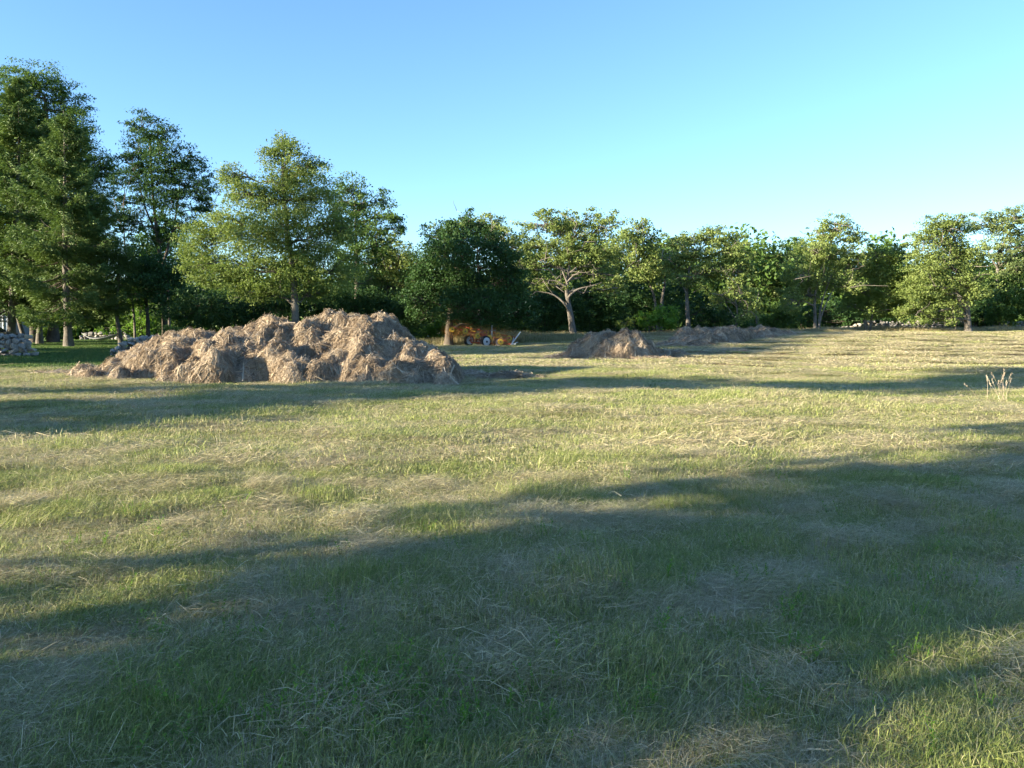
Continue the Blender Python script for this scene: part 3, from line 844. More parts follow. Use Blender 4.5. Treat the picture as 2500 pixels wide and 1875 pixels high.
tree('young_tree', 'small lime green tree glowing between thin trunks by the stone heap', 'tree', 76, [(345, 838), (345, 790)], [(345, 760, 22, 28), (350, 800, 26, 18), (330, 720, 26, 25), (275, 808, 30, 9)], 'leaf_lime', .08, 'bark_grey', 28, 2.0, .2, group=GL)
tree('slim_tree', 'slim dark trunk under the feathery locust, right of the stone heap', 'tree', 58, [(362, 840), (360, 760), (350, 690), (340, 640)], [(350, 670, 55, 40), (390, 700, 60, 50), (330, 640, 45, 35), (430, 690, 50, 45)], 'leaf_dark', .16, 'bark_dark', 29, 1.8, group=GL)
tree('cherry_tree', 'large sunlit pointed tree behind the largest hay heap', 'tree', 48, [(722, 838), (722, 760), (716, 660), (702, 570), (692, 480), (690, 380)],
     [(689, 345, 20, 20), (672, 378, 26, 20), (712, 380, 34, 24), (762, 405, 32, 20), (700, 425, 62, 32), (570, 432, 36, 22), (612, 475, 55, 32), (690, 490, 80, 48), (775, 475, 55, 42), (545, 555, 62, 34), (490, 590, 48, 40), (650, 570, 90, 55), (775, 570, 80, 50), (835, 545, 35, 40), (500, 650, 50, 38), (580, 660, 80, 45), (690, 660, 90, 50), (800, 655, 70, 48), (630, 712, 60, 24), (760, 712, 60, 24)],
     'leaf_bright', .24, 'bark_grey', 30, 1.75, .125, .46, .55, .05, .35, .55, group=GL, limbs=(([(716, 650), (745, 610), (790, 560)], .06), ([(702, 560), (660, 520), (620, 490)], .05)))
tree('maple_tree', 'darker open crowned tree leaning right behind the pointed tree', 'tree', 58, [(868, 835), (872, 700), (872, 600), (868, 500)],
     [(858, 458, 28, 22), (835, 490, 35, 30), (885, 500, 42, 36), (936, 490, 20, 20), (958, 525, 28, 22), (905, 550, 52, 28), (850, 560, 45, 35), (975, 555, 18, 14), (870, 625, 65, 45), (930, 600, 38, 26)],
     'leaf_mid', .2, 'bark_dark', 31, 1.5, .16, .48, .55, .3, .3, .6, group=GL)
tree('oak_tree', 'olive tree filling the notch between the pointed tree and the dark maple', 'tree', 62, [(945, 832), (945, 740), (945, 650)], [(955, 605, 45, 26), (925, 645, 45, 34), (985, 640, 40, 34), (900, 692, 50, 30), (960, 700, 65, 45), (1010, 690, 40, 40)], 'leaf_olive', .17, 'bark_dark', 32, 1.9, group=GL)
tree('maple_tree', 'dense tree with shade put into its dark leaves, hay rake parked under it', 'tree', 55, [(1095, 850), (1098, 780), (1108, 700), (1130, 620)],
     [(1128, 572, 44, 20), (1180, 566, 26, 16), (1085, 598, 46, 26), (1206, 592, 40, 26), (1140, 625, 88, 38), (1228, 650, 44, 34), (1262, 690, 30, 24), (1046, 640, 36, 28), (1050, 700, 60, 36), (1140, 690, 90, 36), (1215, 715, 66, 34), (1265, 742, 40, 26), (1110, 715, 60, 44), (1150, 745, 95, 34), (1050, 760, 55, 26), (1012, 735, 26, 20), (1190, 782, 66, 14), (1292, 770, 22, 16), (1142, 536, 13, 20), (1100, 556, 10, 10), (1022, 668, 14, 12)],
     'leaf_dark', .3, 'bark_dark', 33, 2.5, .16, .55, .6, .35, .2, .65, group=GL)  # dark leaf material stands in for shade on this crown
GR = 'trees along the far wood edge'
tree('oak_tree', 'oak whose sunlit top shows over the dense dark tree', 'tree', 68, [(1170, 820), (1170, 700), (1165, 600)], [(1080, 570, 50, 24), (1140, 545, 45, 22), (1190, 552, 42, 24), (1225, 580, 36, 28), (1265, 605, 34, 24)], 'leaf_olive', .22, 'bark_grey', 34, 1.6, group=GR,
     limbs=(([(1165, 590), (1140, 565), (1110, 572)], .05), ([(1165, 590), (1185, 560), (1215, 575)], .05)))
tree('oak_tree', 'spreading oak with bare forked grey trunk behind the rake', 'tree', 61, [(1401, 812), (1395, 780), (1390, 755), (1384, 722), (1383, 692), (1390, 650), (1400, 590)],
     [(1320, 545, 40, 26), (1362, 550, 34, 28), (1425, 532, 46, 20), (1470, 560, 40, 30), (1400, 580, 60, 34), (1310, 600, 44, 30), (1285, 645, 32, 24), (1460, 610, 55, 34), (1340, 640, 45, 28), (1475, 665, 45, 24), (1430, 655, 40, 22), (1345, 695, 36, 16), (1298, 690, 34, 18), (1490, 705, 36, 18), (1380, 620, 60, 30)],
     'leaf_olive', .27, 'bark_grey', 35, 1.55, .165, .45, .45, .1, .1, .6, group=GR,
     limbs=(([(1391, 762), (1379, 741), (1350, 715), (1309, 712)], .10), ([(1386, 728), (1403, 706), (1440, 700), (1470, 690)], .10), ([(1383, 690), (1400, 672), (1425, 660)], .08), ([(1384, 690), (1370, 655), (1350, 630)], .08), ([(1309, 712), (1290, 728)], .05)))
tree('oak_tree', 'tree with two pale stems between the spreading oak and the flat topped one', 'tree', 71, [(1612, 812), (1615, 730), (1625, 690), (1620, 620)],
     [(1555, 556, 32, 18), (1530, 600, 40, 30), (1590, 600, 50, 32), (1555, 650, 55, 36), (1625, 660, 45, 36), (1500, 640, 30, 40)], 'leaf_olive', .17, 'bark_grey', 36, 1.9, group=GR, stems=(([(1600, 725), (1580, 680), (1560, 640)], -.2, True, .8),))
tree('oak_tree', 'broad flat topped olive oak with pale trunk above the far heap', 'tree', 64, [(1682, 808), (1678, 740), (1674, 692), (1690, 630)],
     [(1670, 588, 46, 20), (1745, 580, 50, 24), (1795, 610, 32, 32), (1700, 620, 60, 34), (1650, 645, 40, 28), (1770, 655, 55, 36), (1690, 680, 50, 26), (1818, 665, 18, 30)],
     'leaf_olive', .19, 'bark_grey', 37, 1.8, .17, .46, .45, .1, .1, .6, group=GR, limbs=(([(1676, 700), (1700, 675), (1740, 650)], .09), ([(1676, 720), (1660, 690), (1640, 660)], .07), ([(1690, 715), (1715, 700), (1745, 712)], .05)))
tree('scrub_tree', 'thin twiggy olive tree with crooked bare stems behind the far heap', 'tree', 63, [(1795, 806), (1800, 760), (1790, 710)], [(1795, 715, 32, 26), (1835, 735, 34, 32), (1815, 765, 32, 20), (1760, 735, 26, 20)], 'leaf_olive', .1, 'bark_grey', 38, 1.1, group=GR, limbs=(([(1797, 790), (1785, 765), (1772, 745)], .05), ([(1845, 790), (1842, 750), (1850, 715)], .06)))
tree('willow_tree', 'pale grey green soft crowned tree far behind, left of the dark round top', 'tree', 86, [(1880, 805), (1880, 700)], [(1872, 640, 40, 26), (1915, 650, 45, 34), (1850, 695, 45, 42), (1905, 715, 60, 50), (1960, 700, 40, 45)], 'leaf_pale', .2, 'bark_grey', 39, 2.4, .2, group=GR)
tree('maple_tree', 'dark green round treetop peeping out behind the triple trunk tree', 'tree', 90, [(1940, 805), (1940, 680)], [(1935, 608, 28, 24), (1962, 630, 30, 28), (1930, 650, 36, 30)], 'leaf_mid', .2, 'bark_dark', 40, 2.6, .22, group=GR)
tree('oak_tree', 'tall sunlit tree with three slim trunks at the end of the field wall', 'tree', 67, [(1990, 812), (1990, 770), (1989, 728), (2000, 660), (2030, 590)],
     [(2045, 558, 36, 24), (2088, 582, 30, 18), (2012, 572, 26, 20), (1978, 612, 38, 30), (2035, 620, 52, 32), (2085, 640, 30, 28), (1955, 670, 42, 34), (2015, 685, 55, 32), (2070, 690, 30, 26), (1932, 730, 26, 26), (1975, 715, 36, 20)],
     'leaf_olive', .15, 'bark_grey', 41, 1.7, .165, .46, .5, .1, .2, .6, group=GR, stems=(([(2000, 770), (2008, 730), (2030, 670)], .3, True, .8), ([(1999, 790), (2016, 740), (2050, 680)], .45, True, .6)))
tree('apple_tree', 'low bushy green tree with short split trunk before the wall', 'tree', 69, [(2116, 806), (2110, 780), (2120, 730), (2140, 680)],
     [(2135, 622, 36, 20), (2185, 628, 38, 24), (2110, 660, 42, 26), (2160, 665, 50, 30), (2210, 680, 30, 34), (2100, 710, 40, 24), (2170, 715, 48, 30), (2080, 745, 32, 20), (2130, 755, 50, 24), (2195, 755, 34, 24)], 'leaf_bright', .17, 'bark_grey', 42, 1.9, .165, .46, .5, .1, .2, .6, group=GR,
     stems=(([(2128, 770), (2150, 720)], .3, True, .7),))
tree('oak_tree', 'big leafy oak with thick trunk standing in front of the wall', 'tree', 67, [(2364, 808), (2362, 770), (2356, 700), (2340, 620), (2325, 570)],
     [(2290, 552, 42, 24), (2340, 560, 38, 26), (2265, 590, 36, 30), (2320, 610, 52, 34), (2375, 620, 40, 34), (2250, 650, 42, 38), (2310, 670, 55, 38), (2375, 690, 45, 40), (2240, 710, 40, 34), (2300, 730, 58, 34), (2360, 735, 34, 22), (2225, 760, 38, 24), (2285, 775, 46, 18)],
     'leaf_olive', .27, 'bark_grey', 43, 1.9, .165, .48, .5, .1, .2, .6, group=GR, limbs=(([(2350, 680), (2320, 650), (2280, 640)], .08),))
tree('maple_tree', 'open pale tree at the right edge with high spreading limbs', 'tree', 74, [(2434, 806), (2432, 720), (2434, 650), (2450, 590), (2480, 540)],
     [(2395, 545, 30, 20), (2435, 555, 36, 24), (2485, 525, 40, 24), (2525, 560, 45, 40), (2430, 605, 38, 24), (2490, 600, 44, 28), (2475, 655, 44, 30), (2540, 650, 50, 50)],
     'leaf_pale', .22, 'bark_grey', 44, 1.6, .18, .48, .5, .1, .2, .6, group=GR, limbs=(([(2434, 660), (2410, 620), (2395, 570)], .08), ([(2436, 650), (2480, 620), (2520, 600)], .08)))
# shrubs and undergrowth
GS = 'shrubs at the foot of the wood'
for i, (lab, Y, lobes, leaf) in enumerate((
    ('lime green bush at the left of the rake', 60, [(1050, 815, 32, 16), (1078, 800, 26, 18), (1115, 806, 26, 14)], 'leaf_lime'),
    ('bright green bush behind the gap between the two smaller heaps', 62, [(1585, 780, 28, 20), (1622, 772, 30, 22), (1640, 790, 24, 14)], 'leaf_lime'),
    ('small bright bush just left of the bright green one', 64, [(1528, 788, 20, 12)], 'leaf_bright'),
    ('dark shrub behind the forked trunk of the spreading oak', 68, [(1330, 775, 42, 32), (1375, 765, 40, 40), (1340, 735, 40, 26)], 'leaf_dark'),
    ('dark thicket right of the forked oak trunk', 69, [(1440, 765, 45, 40), (1430, 720, 42, 28), (1480, 735, 40, 40), (1500, 780, 40, 26)], 'leaf_dark'),
    ('dark thicket below the tree with two pale stems', 74, [(1550, 730, 48, 38), (1600, 760, 45, 36), (1540, 775, 40, 26), (1650, 735, 40, 40)], 'leaf_dark'),
    ('dark low thicket behind the far heap', 67, [(1700, 760, 45, 34), (1745, 780, 45, 22), (1785, 790, 40, 16)], 'leaf_dark'),
    ('low blue green bush beyond the end of the far heap', 71, [(1870, 788, 40, 18), (1910, 775, 40, 28), (1840, 795, 28, 12)], 'leaf_mid'),
    ('shaded bush behind the triple trunk tree', 76, [(1955, 775, 34, 26), (2040, 765, 44, 36), (2075, 785, 30, 20)], 'leaf_dark'),
    ('shaded bush between the low bushy tree and the thick trunk oak', 76, [(2190, 785, 34, 16), (2240, 780, 34, 20), (2320, 775, 40, 26)], 'leaf_dark'),
    ('round blue green bush at the right end of the wall', 73, [(2440, 740, 36, 34), (2470, 705, 40, 40), (2455, 775, 40, 20), (2500, 750, 30, 40)], 'leaf_mid'),
    ('dark bush in the shade right of the thick oak trunk', 76, [(2400, 755, 26, 40), (2395, 790, 26, 14)], 'leaf_dark'),
    ('shaded hazel left of the pointed tree', 55, [(480, 740, 55, 34), (540, 755, 50, 36), (440, 770, 40, 30), (500, 785, 50, 20)], 'leaf_dark'),
    ('shaded hazel directly under the pointed tree', 56, [(620, 745, 60, 34), (680, 750, 50, 36), (590, 775, 50, 24)], 'leaf_dark'),
    ('shaded hazel right of the pointed tree trunk', 56, [(770, 740, 55, 36), (830, 740, 50, 40), (800, 775, 50, 24)], 'leaf_dark'),
    ('shaded bush behind the tall hump of the largest heap', 58, [(900, 750, 48, 38), (950, 770, 45, 34), (1000, 770, 40, 36), (930, 800, 50, 20)], 'leaf_dark'),
    ('little yellow green bush seen over the left end of the largest heap', 50, [(412, 806, 16, 12), (440, 812, 12, 8)], 'leaf_bright'),
    )):
    cx = lobes[0][0]
    tree('shrub', lab, 'bush', Y, [(cx, 812), (cx, min(l[1] for l in lobes) + 8)], lobes, leaf, .06, 'bark_dark', 60 + i, 2.3, .0026 * Y, .42, .7, .35, .15, .65, group=GS, twig=.4)

# unseen trees added off to the left, crowns shaped to shade the field
GO = 'unseen trees added left of the field for shade'
def off_tree(lab, s, lobes, seed, lai=2.6, leaf='leaf_mid'):
    """lobes: (u across the light, height, half width, half height)"""
    r = np.random.default_rng(seed)
    u = sum(l[0] for l in lobes) / len(lobes); z0 = min(l[1] - l[3] for l in lobes); z1 = max(l[1] for l in lobes)
    x, y = s * SX - u * SY, s * SY + u * SX
    base = np.array((x, y, float(h(x, y))))
    root = thing('added_shade_tree', base, lab, 'tree', GO)
    tb = MB(); tb.tube([(0, 0, -.05), (.05, 0, z0 * .6), (0, .1, z0 + .4 * (z1 - z0)), (0, 0, z1)], [.32, .24, .16, .04], 8)
    C = []
    for lu, lz, la, lh in lobes:
        q = r.normal(0, .5)
        lc = np.array((-SY * (lu - u) + SX * q, SX * (lu - u) + SY * q, lz))
        tb.tube(bez(np.array((0, 0, max(z0 * .8, min(z1 * .9, lz - 1.2)))), lc, .03, 5, r), np.linspace(.1, .03, 5), 5, cap=False)
        n = int(7 * la * lh * lai)
        d2 = r.normal(0, 1, (n, 3)); d2 /= np.linalg.norm(d2, axis=1)[:, None]
        d2 *= (r.uniform(0, 1, n) ** .4)[:, None]
        v = d2[:, 0] * la; w = d2[:, 1] * min(la, 2)
        C.append(lc + np.stack((-SY * v + SX * w, SX * v + SY * w, d2[:, 2] * lh), 1))
    C = np.concatenate(C)
    V, Q, t = leaf_cards(C, r.uniform(.4, .75, len(C)), 20, .30, .20, .6, .3, .2, r)
    tb.build('trunk', M['bark_grey'], root, True)
    link('crown', mesh_from('crown', V, Q, False, {'tint': t}), M[leaf], root)
off_tree('unseen added tree left of the camera, crown slanted to shade the near grass', -15, [(3.5, 3.0, 1.5, 1.0), (3.0, 3.8, 1.4, .9), (4.3, 4.1, 2.0, 1.0), (5.5, 5.2, 2.2, 1.1), (6.7, 6.6, 2.3, 1.2), (4.9, 6.4, 2.4, 1.2), (6.5, 8.0, 2.0, 1.0), (4.3, 5.2, 2.2, 1.0)], 81, 3.3)
off_tree('unseen added broad low tree, shaped to shade the middle of the field', -15, [(14.2, 2.8, 1.9, 1.0), (16.5, 3.2, 2.2, 1.1), (17.6, 4.5, 2.3, 1.0), (20.0, 5.6, 2.6, 1.1), (19.6, 4.6, 2.2, .8), (21.8, 5.0, 1.3, .9), (18.3, 5.6, 1.6, .8)], 82, 4.2)
off_tree('unseen added slim tree for the thin strip of shade at the left', -15, [(21.8, 2.6, .9, .9), (21.9, 3.6, .9, .8)], 87, 4.0)
off_tree('unseen added bare stemmed tree, high crown shaped to shade the right of the field', -17, [(19.3, 7.1, 2.2, .7), (17.2, 7.4, 1.9, .8), (21.4, 6.7, 1.2, .6), (14.0, 7.9, 2.0, .8), (16.3, 7.9, 1.5, .9), (16.3, 9.0, 2.4, 1.0), (18.2, 10.3, 2.2, 1.0), (15.0, 9.6, 2.2, 1.1), (14.0, 10.8, 2.2, 1.1), (16.8, 11.4, 2.4, 1.0)], 83, 4.4)
off_tree('unseen added tree put there to shade the left lawn', -20, [(47.5, 4, 3.0, 2), (49.6, 4.2, 2.6, 2), (49, 6.6, 2.8, 1.8), (45.6, 4, 2.6, 2), (46, 6.5, 2.6, 2), (47.5, 8.4, 2.4, 1.0)], 84, 3)
off_tree('unseen added high tree, crown shaped to shade the lawn and the far heap', -20, [(40.5, 4.6, 2.6, 2), (38.2, 3.8, 2.4, 1.6), (42.8, 4.4, 2.4, 2), (39.6, 7.0, 2.4, 2), (41.6, 8.6, 2.6, 2), (39.6, 9.8, 2.2, 1.8), (41.2, 11.4, 2.4, 1.8), (39.4, 12.0, 1.8, 1.4), (42.2, 13.4, 2.0, 1.6)], 85, 3.4)
off_tree('unseen added tall narrow tree behind the high one, to shade the far heap', -22, [(45, 9.5, 2.2, 2), (44.4, 12, 2.2, 2), (46, 13.4, 2.2, 2), (44.6, 15.2, 2.0, 1.6), (46.8, 15.8, 1.8, 1.4)], 88, 3.2)
off_tree('unseen added slender tree, small high crown placed to shade the medium heap', -21, [(32.2, 9.5, 1.2, .9), (32.7, 10.7, 1.3, .9), (33.4, 9.8, 1.5, 1.0), (34.6, 10.6, 1.8, 1.2), (35.4, 11.8, 1.8, 1.2), (36.6, 11.0, 1.6, 1.2), (33.8, 11.2, 1.2, .8)], 89, 3.6)
off_tree('unseen dense tree added far left for shade', -20, [(56, 4, 3.5, 2), (53.4, 4.4, 3, 2), (54.5, 6.5, 3, 2), (57.5, 7, 3, 2), (56, 9.4, 2.4, 1.4)], 86, 3)

# the wood beyond, one mass
def far_wood():
    r = np.random.default_rng(99); n = 4400
    px = r.uniform(-350, 2850, n); Y = r.uniform(82, 100, n)
    topz = np.interp(px, (-350, 0, 450, 900, 1300, 1600, 1850, 2150, 2500, 2850), (6, 6, 6, 7.5, 8.0, 8.2, 8.0, 7.4, 7.2, 7.2)) * (.8 + .4 * lumps(px, Y * 3, .03, 4))
    x = (px - 1250) / F * Y
    C = np.stack((x, Y, h(x, Y) + .3 + r.uniform(0, 1, n) ** 1.25 * topz), 1)
    V, Q, t = leaf_cards(C, r.uniform(1.0, 1.7, n), 36, .52, .35, .8, .35, .15, r)
    o = link('distant_wood', mesh_from('distant_wood', V, Q, False, {'tint': t}), M['leaf_mid'])
    tag(o, kind='stuff')
far_wood()

# ------------------------------------------------------------------ stone walls
def rock_mesh(seed, flat):
    r = np.random.default_rng(seed)
    bm = bmesh.new()
    for v in r.normal(0, 1, (15, 3)):
        v = v / np.linalg.norm(v); v = np.sign(v) * np.abs(v) ** .7
        bm.verts.new(v * np.array((.5, .42, flat)) * r.uniform(.82, 1.0))
    bmesh.ops.convex_hull(bm, input=bm.verts)
    for v in [v for v in bm.verts if not v.link_faces]: bm.verts.remove(v)
    bmesh.ops.recalc_face_normals(bm, faces=bm.faces)
    me = bpy.data.meshes.new('stone'); bm.to_mesh(me); bm.free()
    me.materials.append(M['stone'])
    return me
ROCKS = [rock_mesh(200 + k, f) for k, f in enumerate((.30, .36, .26, .40, .33, .24, .38, .30))]
def stone_wall(label, a, b, height, size, seed, taper=(0, 0), group=None, thick=2):
    """a, b: ground points; courses of single stones"""
    r = np.random.default_rng(seed)
    a = np.array(a, float); b = np.array(b, float); L = np.linalg.norm(b - a); d = (b - a) / L; nrm = np.array((-d[1], d[0]))
    base = np.array((*a, float(h(*a))))
    root = thing('stone_wall', base, label, 'stone wall', group)
    z = 0.0; cnt = 0
    while z < height - .05:
        lay = size * r.uniform(.50, .66)
        for row in range(thick):
            s = -r.uniform(0, size)
            while s < L:
                w = size * r.uniform(.75, 1.5)
                lim = height * min(1, (s + .2) / taper[0] if taper[0] else 1, (L - s + .2) / taper[1] if taper[1] else 1)
                if z <= lim * r.uniform(.85, 1.0):
                    c = a + d * (s + w / 2) + nrm * ((row - (thick - 1) / 2) * size * .8 * (1 - .25 * z / height) + r.normal(0, .05))
                    o = bpy.data.objects.new('stone', ROCKS[r.integers(8)])
                    COL.objects.link(o); o.parent = root
                    o.location = (c[0] - base[0], c[1] - base[1], float(h(c[0], c[1])) - base[2] + z + lay * .45 + r.normal(0, .02))
                    o.rotation_euler = (r.normal(0, .22), r.normal(0, .22), math.atan2(d[1], d[0]) + r.normal(0, .5))
                    o.scale = (w * 1.05, size * r.uniform(.9, 1.3), lay * r.uniform(1.5, 2.0))
                    cnt += 1
                s += w * .86
        z += lay * .86
    return root
Yw = 40.0
stone_wall('dry stone wall end at the left edge, in front of the pale shed', P(-120, 868, Yw)[:2], P(66, 868, Yw)[:2], .95, .42, 301, (0, .35))
stone_wall('tumbled end of the stone wall beside the largest hay heap', P(268, 866, Yw)[:2], P(470, 862, Yw + 1)[:2], .92, .36, 302, (.8, 0))
stone_wall('long low sunlit stone wall along the right wood edge', P(2020, 810, 74.5)[:2], P(2540, 806, 77)[:2], .72, .42, 303, (4, 0), thick=1)
stone_wall('far stone wall seen beyond the hammock', P(205, 818, 80)[:2], P(305, 818, 80)[:2], .75, .5, 304, thick=1)

# ------------------------------------------------------------------ shed, house, car, hammock on the left
def window(parent, cx, y, cz, w, hh, nx=2, nz=3):
    f = MB()
    t = .09
    for sx in (-1, 1): f.box((cx + sx * (w / 2 + t / 2), y - .02, cz), (t, .10, hh + 2 * t))
    for sz in (-1, 1): f.box((cx, y - .02, cz + sz * (hh / 2 + t / 2)), (w, .10, t))
    o = f.build('window', M['trim'], parent)
    g = MB(); g.box((cx, y + .005, cz), (w, .02, hh)); g.build('pane', M['glass'], o)
    m = MB()
    for i in range(1, nx): m.box((cx - w / 2 + w * i / nx, y - .025, cz), (.035, .03, hh))
    for i in range(1, nz): m.box((cx, y - .022, cz - hh / 2 + hh * i / nz), (w, .03, .035))
    m.build('muntin', M['trim'], o)
    return o

def shed():
    Y = 66.0; x1 = P(28, 800, Y)[0]; x0 = x1 - 4.4; z0 = float(h(x1, Y))
    root = thing('shed', ((x0 + x1) / 2, Y, z0), 'pale blue grey shed with white trim at the left edge', 'shed')
    W = x1 - x0; D = 4.0; Hh = 2.5
    b = MB(); b.box((0, D / 2, Hh / 2), (W, D, Hh)); b.build('wall', M['siding'], root)
    n = 22
    for k in range(n):   # vertical boards of the front
        o = MB(); w = W / n; o.box((-W / 2 + w * (k + .5), -.012 - .004 * (k % 2), Hh / 2), (w - .012, .02, Hh - .02)); o.build('board', M['siding'], root)
    for sx in (-1, 1):
        o = MB(); o.box((sx * (W / 2 - .04), -.045, Hh / 2), (.12, .05, Hh)); o.build('corner_board', M['trim'], root)
    r = MB()
    V = np.array([(sx * (W / 2 + .25), y, z) for sx in (-1, 1) for y, z in ((-.4, Hh - .05), (D / 2, Hh + 1.5), (D + .4, Hh - .05), (-.4, Hh + .07), (D / 2, Hh + 1.64), (D + .4, Hh + .07))])
    r.add(V, [(0, 1, 7, 6), (1, 2, 8, 7), (3, 9, 10, 4), (4, 10, 11, 5), (0, 6, 9, 3), (2, 5, 11, 8), (0, 3, 4, 1), (1, 4, 5, 2), (6, 7, 10, 9), (7, 8, 11, 10)])
    r.build('roof', M['roof'], root)
    window(root, W / 2 - 1.05, -.03, 1.45, .75, 1.5, 2, 3)
    window(root, -W / 2 + 1.0, -.03, 1.45, .75, 1.5, 2, 3)
shed()

def house():
    Y = 86.0; xa = P(70, 800, Y)[0]; xb = P(138, 800, Y)[0]; z0 = float(h(xa, Y))
    cx = (xa + xb) / 2 - 1.5; W = 7.0
    root = thing('house', (cx, Y, z0), 'grey shingled house raised on posts behind the spruce trunks', 'house')
    b = MB(); b.box((0, 3, 3.1), (W, 6, 3.4)); b.build('wall', M['siding2'], root)
    d = MB(); d.box((0, -1.1, 1.33), (W, 2.2, .18)); d.build('deck', M['siding2'], root)
    rl = MB(); rl.box((0, -2.1, 2.2), (W, .08, .09)); rl.box((0, -2.1, 1.6), (W, .08, .06)); rl.build('deck_rail', M['siding2'], root)
    for k in range(5):
        p = MB(); p.box((-W / 2 + .2 + k * (W - .4) / 4, -2.0, .62), (.16, .16, 1.24)); p.build('post', M['black'], root)
        p = MB(); p.box((-W / 2 + .2 + k * (W - .4) / 4, 5.6, .70), (.16, .16, 1.40)); p.build('post', M['black'], root)
    window(root, P(99, 786, Y)[0] - cx, -.03, P(99, 786, Y)[2] - z0, .55, .65, 2, 2)
    window(root, -2.2, -.03, 3.2, .8, 1.1, 2, 2)
    r = MB()
    V = np.array([(sx * (W / 2 + .3), y, z) for sx in (-1, 1) for y, z in ((-.4, 4.75), (3, 6.6), (6.4, 4.75), (-.4, 4.9), (3, 6.8), (6.4, 4.9))])
    r.add(V, [(0, 1, 7, 6), (1, 2, 8, 7), (3, 9, 10, 4), (4, 10, 11, 5), (0, 6, 9, 3), (2, 5, 11, 8), (0, 3, 4, 1), (1, 4, 5, 2), (6, 7, 10, 9), (7, 8, 11, 10)])
    r.build('roof', M['roof'], root)
house()

def car():
    Y = 60.0; x = P(-38, 830, Y)[0]; z0 = float(h(x, Y))
    root = thing('parked_car', (x, Y, z0), 'dark car parked by the pale shed behind the stone wall', 'car')
    prof = [(-2.1, .35), (-2.12, .75), (-1.9, .95), (-1.35, 1.0), (-.75, 1.42), (.55, 1.45), (1.15, 1.02), (1.95, .86), (2.15, .62), (2.12, .35)]
    V = np.array([(px, sy * (.86 if pz < 1.1 else .68), pz) for sy in (-1, 1) for px, pz in prof]); n = len(prof)
    Q = [(i, i + 1, n + i + 1, n + i) for i in range(n - 1)] + [(n - 1, 0, n, 2 * n - 1)]
    for o in (0, n): Q += [(o, o + 1, o + 8, o + 9), (o + 1, o + 2, o + 7, o + 8), (o + 2, o + 3, o + 6, o + 7), (o + 3, o + 4, o + 5, o + 6)]
    b = MB(); b.add(V, Q); b.build('body', M['carpaint'], root)
    for nm, pts in (('windscreen', [(.60, -.60, 1.40), (.60, .60, 1.40), (1.13, .74, 1.05), (1.13, -.74, 1.05)]), ('rear_window', [(-.82, -.60, 1.38), (-.82, .60, 1.38), (-1.30, .74, 1.05), (-1.30, -.74, 1.05)])):
        g = MB(); v = np.array(pts); up = np.array((.02 if 'screen' in nm else -.02, 0, .03)); g.add(np.concatenate((v + up, v - up * .3)), [(0, 1, 2, 3), (4, 7, 6, 5), (0, 3, 7, 4), (1, 5, 6, 2), (0, 4, 5, 1), (3, 2, 6, 7)]); g.build(nm, M['glass'], root)
    for sy in (-1, 1):
        g = MB(); v = np.array([(-.7, sy * .705, 1.36), (.5, sy * .705, 1.38), (.98, sy * .83, 1.06), (-1.15, sy * .83, 1.06)]); g.add(np.concatenate((v, v + np.array((0, sy * .02, 0)))), [(0, 1, 2, 3), (4, 7, 6, 5), (0, 3, 7, 4), (1, 5, 6, 2), (0, 4, 5, 1), (3, 2, 6, 7)]); g.build('side_window', M['glass'], root)
        g = MB(); g.box((2.12, sy * .6, .68), (.08, .3, .12)); g.build('headlight', M['white'], root)
        for px in (-1.3, 1.35):
            w = MB(); w.tube([(px, sy * .70, .32), (px, sy * .90, .32)], [.32, .32], 20); wo = w.build('wheel', M['rubber'], root)
            w = MB(); w.tube([(px, sy * .90, .32), (px, sy * .915, .32)], [.19, .17], 16); w.build('rim', M['steel'], wo)
car()

def hammock():
    Y = 58.0
    a = P(205, 800, Y); b = P(294, 806, Y)
    a = P(212, 822, Y); b = P(295, 812, Y)
    root = thing('hammock', (a + b) / 2, 'pale cloth hammock slung between trunks on the lawn', 'hammock')
    o = (a + b) / 2
    n = 15; V = []
    for i in range(n):
        t = i / (n - 1)
        c = a + (b - a) * t; sag = -.22 * 4 * t * (1 - t)
        wd = .06 + .5 * math.sin(math.pi * t) ** .6
        for j in range(7):
            q = j / 6 * 2 - 1
            V.append(c - o + np.array((0, q * wd, sag - .16 * (1 - q * q) * math.sin(math.pi * t))))
    Q = [(i * 7 + j, i * 7 + j + 1, (i + 1) * 7 + j + 1, (i + 1) * 7 + j) for i in range(n - 1) for j in range(6)]
    m = MB(); m.add(V, Q); ob = m.build('cloth', M['rope'], root, True)
    md = ob.modifiers.new('thick', 'SOLIDIFY'); md.thickness = .02
    for e, k in ((a, (-.55, .4, .25)), (b, (.10, .05, .25))):
        rp = MB(); rp.tube([e - o, e - o + np.array(k)], [.018, .018], 6); rp.build('rope', M['rope'], root)
hammock()

